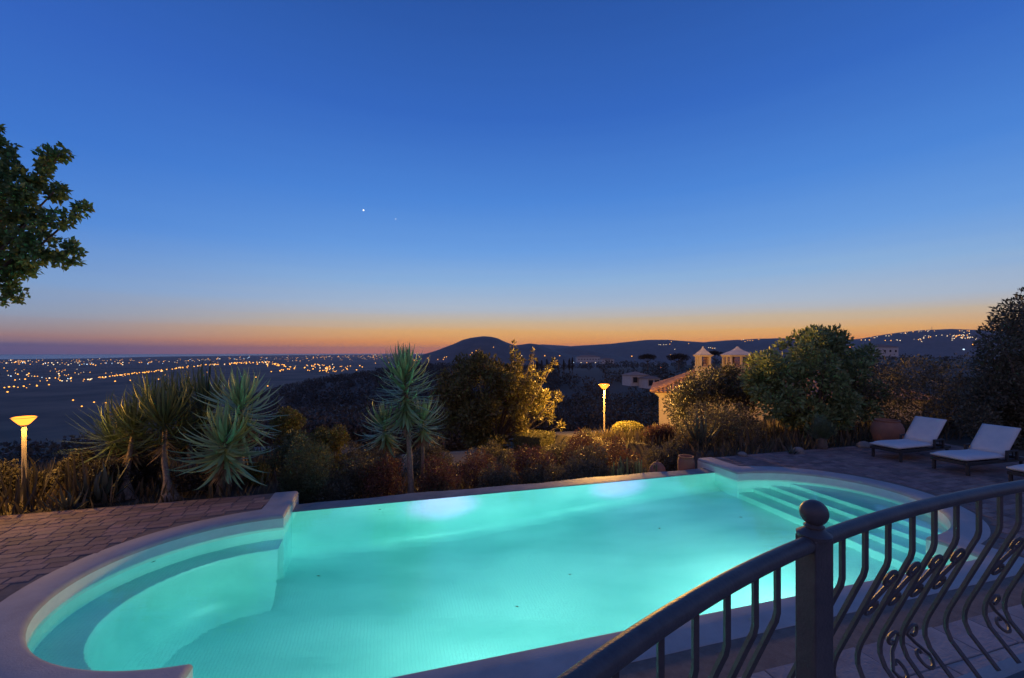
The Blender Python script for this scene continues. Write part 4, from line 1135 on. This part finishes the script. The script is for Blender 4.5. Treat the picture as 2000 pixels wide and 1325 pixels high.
# tall agave in front of that bush
b = on(1368, 13.6)
AGT = [blade_mesh('leaf', L_agave, 1.25, 0.10, d, 0.3, base=.85, belly=.3) for d in (0.05, 0.3, .5)]
ra = empty('tall_agave', b, 'tall upright agave between the house wall and the round tree', 'agave')
rosette(ra, (0, 0, zpx(868, 13.6) - b[2]), (0, 0, 1), .15, 26, AGT, p0=.03, p1=.95, pw=.8)
MB().tube([(0, 0, -.1), (0, 0, .3), (0, 0, zpx(868, 13.6) - b[2])], [.09, .08, .06], 10).build('stem', M_bark, ra, smooth=True)
# feathery cycad
CY = []
def frond_mesh(L):
    mb = MB()
    pts = [(0, -.25 * L * (t ** 2), L * (t - .12 * t * t)) for t in np.linspace(0, 1, 9)]
    mb.tube(pts, [.012 - .001 * i for i in range(9)], 4)
    for t in np.linspace(.15, .98, 26):
        for s in (-1, 1):
            c = Vector((0, -.25 * L * t * t, L * (t - .12 * t * t))); l = .2 * math.sin(PI * (.12 + t * .85))
            a = c + Vector((s * l, .06 * l, l * .5)); w = Vector((0, 0, .011))
            mb.add([c - w, c + w, a], [(0, 1, 2)])
    me = mb.mesh('frond'); me.materials.append(L_conif); return me
CY = [frond_mesh(.75), frond_mesh(.9)]
b = on(1606, 13.0)
rc = empty('cycad', b, 'feathery cycad below the round tree at the deck edge', 'plant')
MB().lathe([(.12, -.1), (.14, .1), (.11, .3), (.05, .36)], 12).build('trunk', M_bark, rc, smooth=True)
rosette(rc, (0, 0, .34), (0, 0, 1), .06, 26, CY, p0=.15, p1=1.35, pw=.8, name='frond')
b = on(1546, 12.4)
rp = empty('small_agave', b, 'tiny pale agave at the deck edge below the round tree', 'agave')
rosette(rp, (0, 0, .02), (0, 0, 1), .03, 16, [blade_mesh('leaf', L_agave, .3, .045, .2, .3, base=.9)], p0=.05, p1=1.2)
# dark hedge behind the loungers and the tree at the right edge
bl = []
for _ in range(130):
    u = random.uniform(1660, 2080); top = interp(u, [1660, 1720, 1800, 1900, 2000, 2080], [715, 690, 696, 700, 690, 690])
    bl.append((u, random.uniform(top + 22, 880), random.uniform(.45, .75)))
big_tree('garden_hedge', 1830, 17.0, bl, 'long dark hedge behind the sun loungers', L_dark, 32000, .10, .05, .08, 1.0, 'hedge', .3)
bl = []
for _ in range(90):
    v = random.uniform(605, 860); e = interp(v, [560, 640, 700, 860], [1985, 1945, 1905, 1880]); u = random.uniform(e + 22, 2140)
    bl.append((u, v, random.uniform(.35, .6)))
bl += [(1978, 615, .18), (1950, 634, .16), (1990, 590, .2), (1998, 572, .13), (1963, 640, .2), (1985, 640, .3), (2010, 600, .3), (1945, 625, .07), (1975, 605, .09)]
big_tree('evergreen_tree', 2040, 14.2, bl, 'tall dark evergreen tree at the right edge of the photo', L_dark, 42000, .12, .05, .16, .8, 'tree', .3)

# ---- house to the right
Yh = 27.0
HR = -0.34
hc = at(1287, 766, Yh)
house = empty('house', (hc.x, hc.y, -3.2), 'cream house with a clay tiled roof and two latticed chimneys behind bushes', 'house', rz=HR)
HI = Matrix.Rotation(-HR, 4, 'Z') @ Matrix.Translation(-Vector(house.location))
ez = hc.z + 3.2                       # eave height in house space
HW, HD = 13.0, 5.8
MB().box((HW / 2, HD / 2, ez / 2 - .4), (HW, HD, ez + .8)).build('wall', M_white, house)
cor = MB()
for k_, (o_, z0) in enumerate(((.06, -.28), (.14, -.20), (.24, -.12))): cor.box((HW / 2, HD / 2, ez + z0 + .04), (HW + 2 * o_, HD + 2 * o_, .078))
cor.build('cornice', M_white, house)
# hipped roof with a kick at the eaves
ov = .45; rise = 1.45
def roof_z(d): return ez + rise * ((d / (HD / 2 + ov)) ** 1.1)
mb = MB(); lv = np.linspace(0, HD / 2 + ov - .01, 10)
for d in lv:
    for a, b_ in ((-ov + d, -ov + d), (HW + ov - d, -ov + d), (HW + ov - d, HD + ov - d), (-ov + d, HD + ov - d)): mb.v.append((a, b_, roof_z(d)))
for i in range(len(lv) - 1):
    for j in range(4):
        j2 = (j + 1) % 4; mb.f.append((i * 4 + j, i * 4 + j2, i * 4 + 4 + j2, i * 4 + 4 + j))
roof = mb.build('roof', M_tile, house)
# rows of half-round tiles on the two slopes that show
def halftube(mb, pts, r):
    for a, b_ in zip(pts, pts[1:]):
        a, b_ = Vector(a), Vector(b_); d = (b_ - a).normalized(); s_ = d.cross(Vector((0, 0, 1))).normalized(); u_ = s_.cross(d)
        vs = []
        for q, rr, lift in ((a, r, .012), (b_, r * .8, 0)):
            for k_ in range(5):
                t = PI * k_ / 4; vs.append(q + s_ * rr * math.cos(t) + u_ * (rr * math.sin(t) + lift))
        mb.add(vs, [(k_, k_ + 1, k_ + 6, k_ + 5) for k_ in range(4)] + [(0, 1, 2, 3, 4)])
mb = MB()
for side in range(2):
    LW = HW if side == 0 else HD
    n_ = int((LW + 2 * ov) / .24)
    for i in range(n_):
        x = -ov + .12 + i * .24
        dmax = min(x + ov, LW + ov - x, HD / 2 + ov) - .05
        if dmax < .2: continue
        ds = np.arange(-.06, dmax, .38)
        pts = [((x, -ov + d, roof_z(max(d, 0)) + .02) if side == 0 else (-ov + d, x, roof_z(max(d, 0)) + .02)) for d in list(ds) + [dmax]]
        halftube(mb, pts, .085)
tag(mb.build('roof_tiles', M_tile, house), kind='stuff')
for a in ((-1, -1), (1, -1), (-1, 1)):
    pts = []; mb = MB()
    for d in np.linspace(0, HD / 2 + ov - .05, 14):
        pts.append((-ov + d if a[0] < 0 else HW + ov - d, -ov + d if a[1] < 0 else HD + ov - d, roof_z(d) + .05))
    halftube(mb, pts, .12)
    tag(mb.build('hip_tiles', M_tile, house), kind='stuff')
for wx in (3.2, 6.2, 9.6):
    wf = MB()
    for z_, h_ in ((1.2, .1), (2.5, .1)): wf.box((wx, -.03, z_), (1.2, .1, h_))
    for x_ in (-.55, .55, 0): wf.box((wx + x_, -.03, 1.85), (.1 if x_ else .05, .1, 1.2))
    w_ = wf.build('window', M_white, house); MB().box((wx, 0.0, 1.85), (1.0, .03, 1.2)).build('pane', mat('window_glass', (.03, .035, .045), .1), w_)
# chimneys: latticed lanterns under little pagoda roofs
def chimney(u, vb, vt, w, d, ncol, Y):
    c = HI @ at(u, vb, Y); zt = (HI @ at(u, vt, Y)).z; zb = c.z - .9; H = zt - c.z
    R_ = math.radians(23)
    b1 = c.z + H * .30; e1 = c.z + H * .66
    q = lambda z0, z1, a, b_: MB().box((c.x, c.y, (z0 + z1) / 2), (a, b_, z1 - z0), R_)
    body = q(zb, b1, w, d)
    body.box((c.x, c.y, b1 + .03), (w + .12, d + .12, .06), R_); body.box((c.x, c.y, e1 + .03), (w + .1, d + .1, .07), R_); body.box((c.x, c.y, e1 + .09), (w + .2, d + .2, .05), R_)
    ch = body.build('chimney', M_white, house)
    MR = Matrix.Translation((c.x, c.y, 0)) @ Matrix.Rotation(R_, 4, 'Z')
    for i in range(ncol + 1):
        for sy in (-1, 1):
            MB().box((-w / 2 + .055 + (w - .11) * i / ncol, sy * (d / 2 - .055), (b1 + e1) / 2 + .03), (.105, .105, e1 - b1 - .06), M=MR).build('pillar', M_white, ch)
    for sx in (-1, 1):
        MB().box((sx * (w / 2 - .055), 0, (b1 + e1) / 2 + .03), (.1, .1, e1 - b1 - .06), M=MR).build('pillar', M_white, ch)
    lat = MB()
    for k_ in range(7):
        z_ = b1 + .1 + (e1 - b1 - .12) * k_ / 6
        lat.box((0, 0, z_), (w - .2, d - .2, .03), M=MR)
    lat.build('lattice', M_tile, ch)
    pr = MB(); z0 = e1 + .115
    for t_, s_ in ((0, 1.12), (.18, .86), (.35, .66), (.36, .62), (.55, .36), (.8, .14), (1.0, .05)):
        zz = z0 + (zt - z0) * t_
        for a, b_ in ((-1, -1), (1, -1), (1, 1), (-1, 1)):
            wx, dx = w / 2 * s_, d / 2 * s_
            if w > d * 1.2 and t_ > 0: wx = max(dx, wx)
            pr.v.append(tuple(MR @ Vector((a * wx, b_ * dx, zz))))
    for i in range(6):
        for j in range(4): pr.f.append((i * 4 + j, i * 4 + (j + 1) % 4, i * 4 + 4 + (j + 1) % 4, i * 4 + 4 + j))
    pr.f.append((24, 25, 26, 27)); pr.build('chimney_cap', M_plaster, ch)
chimney(1373, 735, 677, .70, .70, 1, 27.6)
chimney(1440, 735, 677, 1.45, 1.0, 2, 27.6)

# ---- middle distance: woodland, cypresses, pines, houses
def blob_tree_verts(c, rx, rz, n, L):
    d = unit(n); p = np.array(c) + d * np.array([rx, rx, rz]) * RNG.uniform(.6, 1.0, (n, 1))
    a = d * .5 + unit(n); a /= np.linalg.norm(a, axis=1)[:, None]; b = np.cross(a, unit(n)); b /= np.linalg.norm(b, axis=1)[:, None]
    return np.stack([p - a * L, p + b * L * .6, p + a * L, p - b * L * .6], 1).reshape(-1, 3)
VV = []
cnt = 0
for _ in range(20000):
    if cnt > 5600: break
    a = random.uniform(-.98, .98) if random.random() < .5 else math.atan(random.uniform(-.62, .1)); r = 26 * (900 / 26) ** random.random()
    u = U0 + F * math.tan(a); x, y = r * math.sin(a), r * math.cos(a)
    z = ground_z(x, y)
    if 1230 < u < 1800 and 20 < y < 45: continue
    if y < 26 or math.hypot(x - 4.3, y - 20.5) < 34: continue
    hh = random.uniform(3.5, 7.5) * min(1, .45 + r / 220); 
    # keep the crowns under the skyline of the wood
    vc = interp(u, [-200, 300, 480, 560, 640, 740, 850, 1000, 1100, 1300, 1500, 1900, 2300], [850, 830, 775, 752, 735, 718, 706, 710, 706, 703, 694, 690, 690])
    lim = CZ - (vc + random.uniform(-4, 7) - V0) / F * y
    hh = min(hh, lim - z)
    if hh < 1.0: continue
    n_ = int(min(1100, max(60, 60 * (200 / r) ** 1.5)))
    VV.append(blob_tree_verts((x, y, z + hh * .5), hh * random.uniform(.4, .62), hh * .55, n_, max(.05, hh * .11 * min(1, (60 / n_) ** .5)))); cnt += 1
VV = np.concatenate(VV)
n_ = len(VV) // 4; k = np.arange(n_)[:, None] * 4
tag(obj('woodland', np_mesh('woodland', VV, np.concatenate([k + [[0, 1, 2]], k + [[0, 2, 3]]], 0)), L_far), kind='stuff')

def cypress(u, vt, vb, Y, lab, m=L_far):
    p = at(u, vb, Y); h = at(u, vt, Y).z - p.z
    root = empty('cypress_tree', (p.x, p.y, p.z), lab, 'cypress', 'dark cypresses in the valley')
    n = 700; t = RNG.random(n); az = RNG.random(n) * 2 * PI; rr = h * .09 * (np.sin(PI * np.clip(t * .93 + .07, 0, 1)) ** .6) * RNG.uniform(.6, 1, n)
    c = np.stack([rr * np.cos(az), rr * np.sin(az), h * (.05 + .95 * t)], 1); a = np.stack([np.cos(az) * .4, np.sin(az) * .4, np.full(n, 1.)], 1) + unit(n) * .4; b = np.cross(a, unit(n)); L = h * .05
    V = np.stack([c - a * L * .5, c + b * L * .3, c + a * L, c - b * L * .3], 1).reshape(-1, 3); k = np.arange(n)[:, None] * 4
    obj('crown', np_mesh('crown', V, np.concatenate([k + [[0, 1, 2]], k + [[0, 2, 3]]], 0)), m, root)
    MB().tube([(0, 0, -.5 - h * .3), (0, 0, h * .5), (0, 0, h * .95)], [h * .02, h * .015, h * .004], 6).build('trunk', M_bark, root)
cypress(940, 686, 712, 260, 'single dark cypress standing before the cone shaped hill')
for i, u in enumerate((1049, 1058, 1068, 1079, 1090, 1101, 1112, 1118)):
    cypress(u, 699 + (i * 5) % 7, 725, 240, ('first', 'second', 'third', 'fourth', 'fifth', 'sixth', 'seventh', 'last')[i] + ' dark cypress from the left in the row left of the right lamp')
def pine(u, vt, vb, wpx, Y, lab):
    p = at(u, vb, Y); h = at(u, vt, Y).z - p.z; rx = wpx / 2 / F * Y
    root = empty('stone_pine', (p.x, p.y, p.z - 1), lab, 'pine tree', 'umbrella pines in the valley')
    cl = [((rx * .8 * (q - .5) * 2 * .8, random.uniform(-.4, .4) * rx, h + 1 - rx * .35 - abs(q - .5) * rx * .3), rx * .38) for q in np.linspace(0, 1, 7)]
    leaf_cloud('crown', L_far, cl, 1500, rx * .16, rx * .06, root, shell=.2, squash=.6)
    limbs((0, 0, 0), cl, rx * .07, M_bark, root, .6, 'trunk')
pine(1265, 690, 716, 34, 150, 'flat topped pine on the skyline between the right lamp and the house')
pine(1325, 689, 716, 40, 140, 'flat topped pine just left of the first chimney')
pine(1395, 684, 715, 30, 130, 'dark pine seen between the two chimneys')
def far_house(u, v, Y, w, h, d, lab, rz=.3, m=None):
    p = at(u, v, Y)
    root = empty('far_house', (p.x, p.y, p.z - h * .5), lab, 'house', 'pale houses across the valley', rz)
    MB().box((0, 0, h * .4), (w, d, h * 1.2)).build('wall', m or M_plaster, root)
    r = MB(); z = h; o_ = .3
    r.add([(-w / 2 - o_, -d / 2 - o_, z), (w / 2 + o_, -d / 2 - o_, z), (w / 2 + o_, d / 2 + o_, z), (-w / 2 - o_, d / 2 + o_, z), (-w / 2 + d / 2, 0, z + d * .2), (w / 2 - d / 2, 0, z + d * .2)], [(0, 1, 5, 4), (1, 2, 5), (2, 3, 4, 5), (3, 0, 4), (3, 2, 1, 0)])
    r.build('roof', M_tile, root)
    n = max(2, int(w / 3))
    for i in range(n):
        x = -w / 2 + w * (i + .5) / n
        f = MB().box((x, -d / 2 - .02, h * .5), (1.2, .1, 1.3)).build('window', M_white, root)
        MB().box((x, -d / 2 - .06, h * .5), (1.0, .06, 1.1)).build('pane', mat_pane, f)
mat_pane = mat('dark_pane', (.02, .025, .03), .1)
far_house(1240, 741, 95, 4.2, 1.9, 3.4, 'pale house half hidden by trees right of the lamp top')
far_house(1268, 747, 92, 3.0, 1.7, 3.2, 'smaller pale house beside the red light across the valley')
far_house(1720, 686, 240, 13, 4.2, 8, 'pale house on the ridge right of the round tree', .1)
far_house(1148, 702, 500, 26, 5, 11, 'long pale building in the valley before the far ridge', .05)
far_house(1185, 706, 480, 14, 4, 9, 'low pale building right of the long one in the valley', .05)
# mast on the right ridge
mp_ = at(1820, 645, 7400)
mast = empty('radio_mast', (mp_.x, mp_.y, mp_.z - 12), 'thin radio mast on top of the right ridge', 'mast')
MB().tube([(0, 0, 0), (0, 0, 62)], [3.4, 2.0], 6).build('pole', M_iron, mast)
mm = MB().box((0, 0, 56), (9, 2, 5)).build('antenna', M_iron, mast)

# ---- lights of the plain and the hills
def ball(name, m):
    bm_ = bmesh.new(); bmesh.ops.create_icosphere(bm_, subdivisions=1, radius=1); me = bpy.data.meshes.new(name); bm_.to_mesh(me); bm_.free(); me.materials.append(m); return me
BALL = {k_: ball('street_light', m_) for k_, m_ in (('a', G_amber), ('w', G_white), ('b', G_blue), ('r', G_red))}
LAB = {'a': 'small amber street light', 'w': 'small white light', 'b': 'small blue white light', 'r': 'small red light'}
spots = []
def put(u, v, c, s, where):
    h = ray(u, v)
    if h is None: return
    spots.append((u, v, c, s, where, h))
def line(pts, n, c, s, where, j=2.0):
    for i in range(n):
        t = random.random() * (len(pts) - 1); k_ = int(t); f_ = t - k_
        u = pts[k_][0] + (pts[k_ + 1][0] - pts[k_][0]) * f_; v = pts[k_][1] + (pts[k_ + 1][1] - pts[k_][1]) * f_
        put(u + random.gauss(0, j), v + random.gauss(0, j * .45), random.choice(c), s * random.uniform(.6, 1.25), where)
PL = 'shining in the dark plain towards the sea'
line([(150, 745), (230, 735), (300, 727), (380, 716), (450, 711), (530, 708)], 75, 'aaaaaw', 1.0, PL, 2)
line([(0, 722), (150, 728), (300, 738), (420, 730)], 40, 'aaaw', .55, PL, 9)
line([(0, 708), (250, 706), (500, 704), (800, 699)], 110, 'aaaaw', .45, PL, 6)
line([(430, 712), (500, 711), (560, 715), (640, 718), (740, 712)], 60, 'aaaaaw', 1.0, PL, 5)
line([(540, 728), (590, 722), (650, 726), (700, 722)], 26, 'aaaa', 1.1, PL, 4)
line([(600, 716), (640, 714), (650, 722), (630, 720)], 22, 'aaaw', 1.0, PL, 4)
line([(0, 706), (60, 710), (140, 712), (230, 712), (330, 708)], 55, 'aaawwb', .7, PL, 4)
line([(0, 704), (300, 703), (600, 699), (800, 696)], 120, 'aaaaw', .38, PL, 5)
line([(150, 743), (230, 733), (300, 726), (380, 715), (450, 710)], 40, 'aaaa', .8, PL, 1.2)
line([(560, 700), (660, 697), (760, 696), (820, 694)], 60, 'aaaw', .6, PL, 4)
line([(0, 728), (80, 738), (150, 742)], 20, 'aawb', .8, PL, 7)
line([(20, 745), (100, 742), (140, 735)], 14, 'aaw', .8, PL, 9)
line([(330, 706), (420, 702), (520, 698)], 26, 'aawb', .6, PL, 4)
line([(760, 708), (800, 702), (840, 700)], 20, 'aaa', .8, PL, 4)
line([(10, 757), (110, 752)], 8, 'aa', .9, PL, 3)
for u, v in ((143, 783), (160, 795), (184, 787), (207, 788), (18, 757), (15, 767), (255, 744), (310, 742), (225, 746), (523, 755), (500, 738), (530, 727)): put(u, v, 'a', 1.15, PL)
HLW = 'on the cone shaped hill'
for u, v in ((855, 703), (866, 703), (868, 699), (872, 698), (918, 703), (919, 694), (922, 690), (930, 686), (964, 679), (975, 704)): put(u, v, 'a', .9, HLW)
RLW = 'in the valley before the far ridge'
for u, v, c in ((1019, 696, 'w'), (1064, 696, 'a'), (1093, 696, 'a'), (1120, 709, 'b'), (1135, 709, 'w'), (1146, 709, 'a'), (1163, 709, 'w'), (1167, 703, 'a'), (1234, 697, 'a'), (1253, 743, 'a'), (1291, 719, 'r'), (1310, 694, 'a'), (1313, 697, 'a')): put(u, v, c, 1.15, RLW)
XLW = 'on the long ridge at the right'
for u, v, c in ((1287, 674, 'w'), (1290, 674, 'w'), (1296, 674, 'w'), (1301, 674, 'w'), (1308, 673, 'a'), (1318, 683, 'w'), (1384, 680, 'w'), (1388, 680, 'w'), (1392, 681, 'a'), (1396, 681, 'w'), (1311, 668, 'a'), (1345, 672, 'a'),
                (1448, 665, 'a'), (1452, 664, 'w'), (1460, 666, 'a'), (1465, 666, 'a'), (1470, 666, 'a'), (1482, 664, 'a'), (1455, 668, 'a'), (1660, 679, 'r'), (1666, 677, 'a'), (1682, 665, 'a'), (1690, 665, 'w'), (1698, 665, 'a'), (1729, 666, 'a'), (1740, 666, 'a'), (1752, 665, 'w'), (1758, 666, 'w')): put(u, v, c, .75, XLW)
line([(1700, 660), (1750, 653), (1800, 648)], 14, 'aw', .55, XLW, 2)
line([(1790, 664), (1830, 655), (1870, 658), (1890, 655)], 34, 'aww', .6, XLW, 5)
line([(1850, 662), (1880, 660), (1905, 662)], 16, 'aw', .7, XLW, 4)
line([(1790, 647), (1860, 646), (1910, 648)], 12, 'aw', .5, XLW, 1.5)
put(1882, 684, 'b', 1.3, 'in the wood right of the round tree'); put(1900, 674, 'a', .9, XLW)
spots.sort(key=lambda q: -q[3])
rest = {k_: [] for k_ in 'awbr'}
bm0 = BALL['a']; bv = np.array([v.co[:] for v in bm0.vertices]); bf = np.array([p.vertices[:] for p in bm0.polygons])
for i, (u, v, c, s, where, h) in enumerate(spots):
    d = (h - Vector((0, 0, CZ))).length
    r = d / F * 0.9 * s
    p = h + Vector((0, -r * .2, r * .8))
    if i < 260:
        o = bpy.data.objects.new('street_light', BALL[c]); COL.objects.link(o); o.location = p; o.scale = (r, r, r * .8)
        tag(o, LAB[c] + ' ' + where, 'light', LAB[c] + 's ' + where)
    else: rest[c].append(bv * r * np.array([1, 1, .8]) + np.array(p))
for c, lst in rest.items():
    if lst:
        V = np.concatenate(lst); T = np.concatenate([bf + i * len(bv) for i in range(len(lst))])
        tag(obj('distant_lights', np_mesh('distant_lights', V, T), {'a': G_amber, 'w': G_white, 'b': G_blue, 'r': G_red}[c]), kind='stuff')
# evening stars
for u, v, r, lab in ((710, 411, 1.45, 'brightest evening star, high over the plain'), (773, 428, .6, 'faint star just right of the brightest evening star')):
    p = at(u, v, 60000); o = bpy.data.objects.new('evening_star', ball('evening_star', G_star)); COL.objects.link(o); o.location = p; q = 60000 / F * r; o.scale = (q, q, q)
    tag(o, lab, 'star')

# ---- ground cover between the plants
V = []
for _ in range(26000):
    s, n = random.uniform(-11, 20), random.uniform(9.95, 19)
    p = P(s, n)
    if -2.3 < s < 8.7 and n < 10.3: continue
    V.append((p.x, p.y, ground_z(p.x, p.y)))
C = np.array(V); n_ = len(C); a = unit(n_) * .6 + np.array([0, 0, 1.0]); b = np.cross(a, unit(n_)); L = RNG.uniform(.1, .42, (n_, 1))
V = np.stack([C - [0, 0, .03], C + a * L * .5 + b * .022, C + a * L, C + a * L * .5 - b * .022], 1).reshape(-1, 3); k = np.arange(n_)[:, None] * 4
tag(obj('ground_cover', np_mesh('ground_cover', V, np.concatenate([k + [[0, 1, 2]], k + [[0, 2, 3]]], 0)), leafmat('leaf_cover', (.10, .08, .045), .5)), kind='stuff')

for o in bpy.data.objects:
    if o.type == 'MESH' and o.data.materials and o.data.materials[0] in (L_yucca, L_dark, L_strap_shaded, L_fount, L_olive2, L_green, L_conif, L_hedge, L_red, L_carob, L_dead, L_agave, L_olive, L_loquat, M_ytrunk): o.cycles.is_caustics_receiver = True
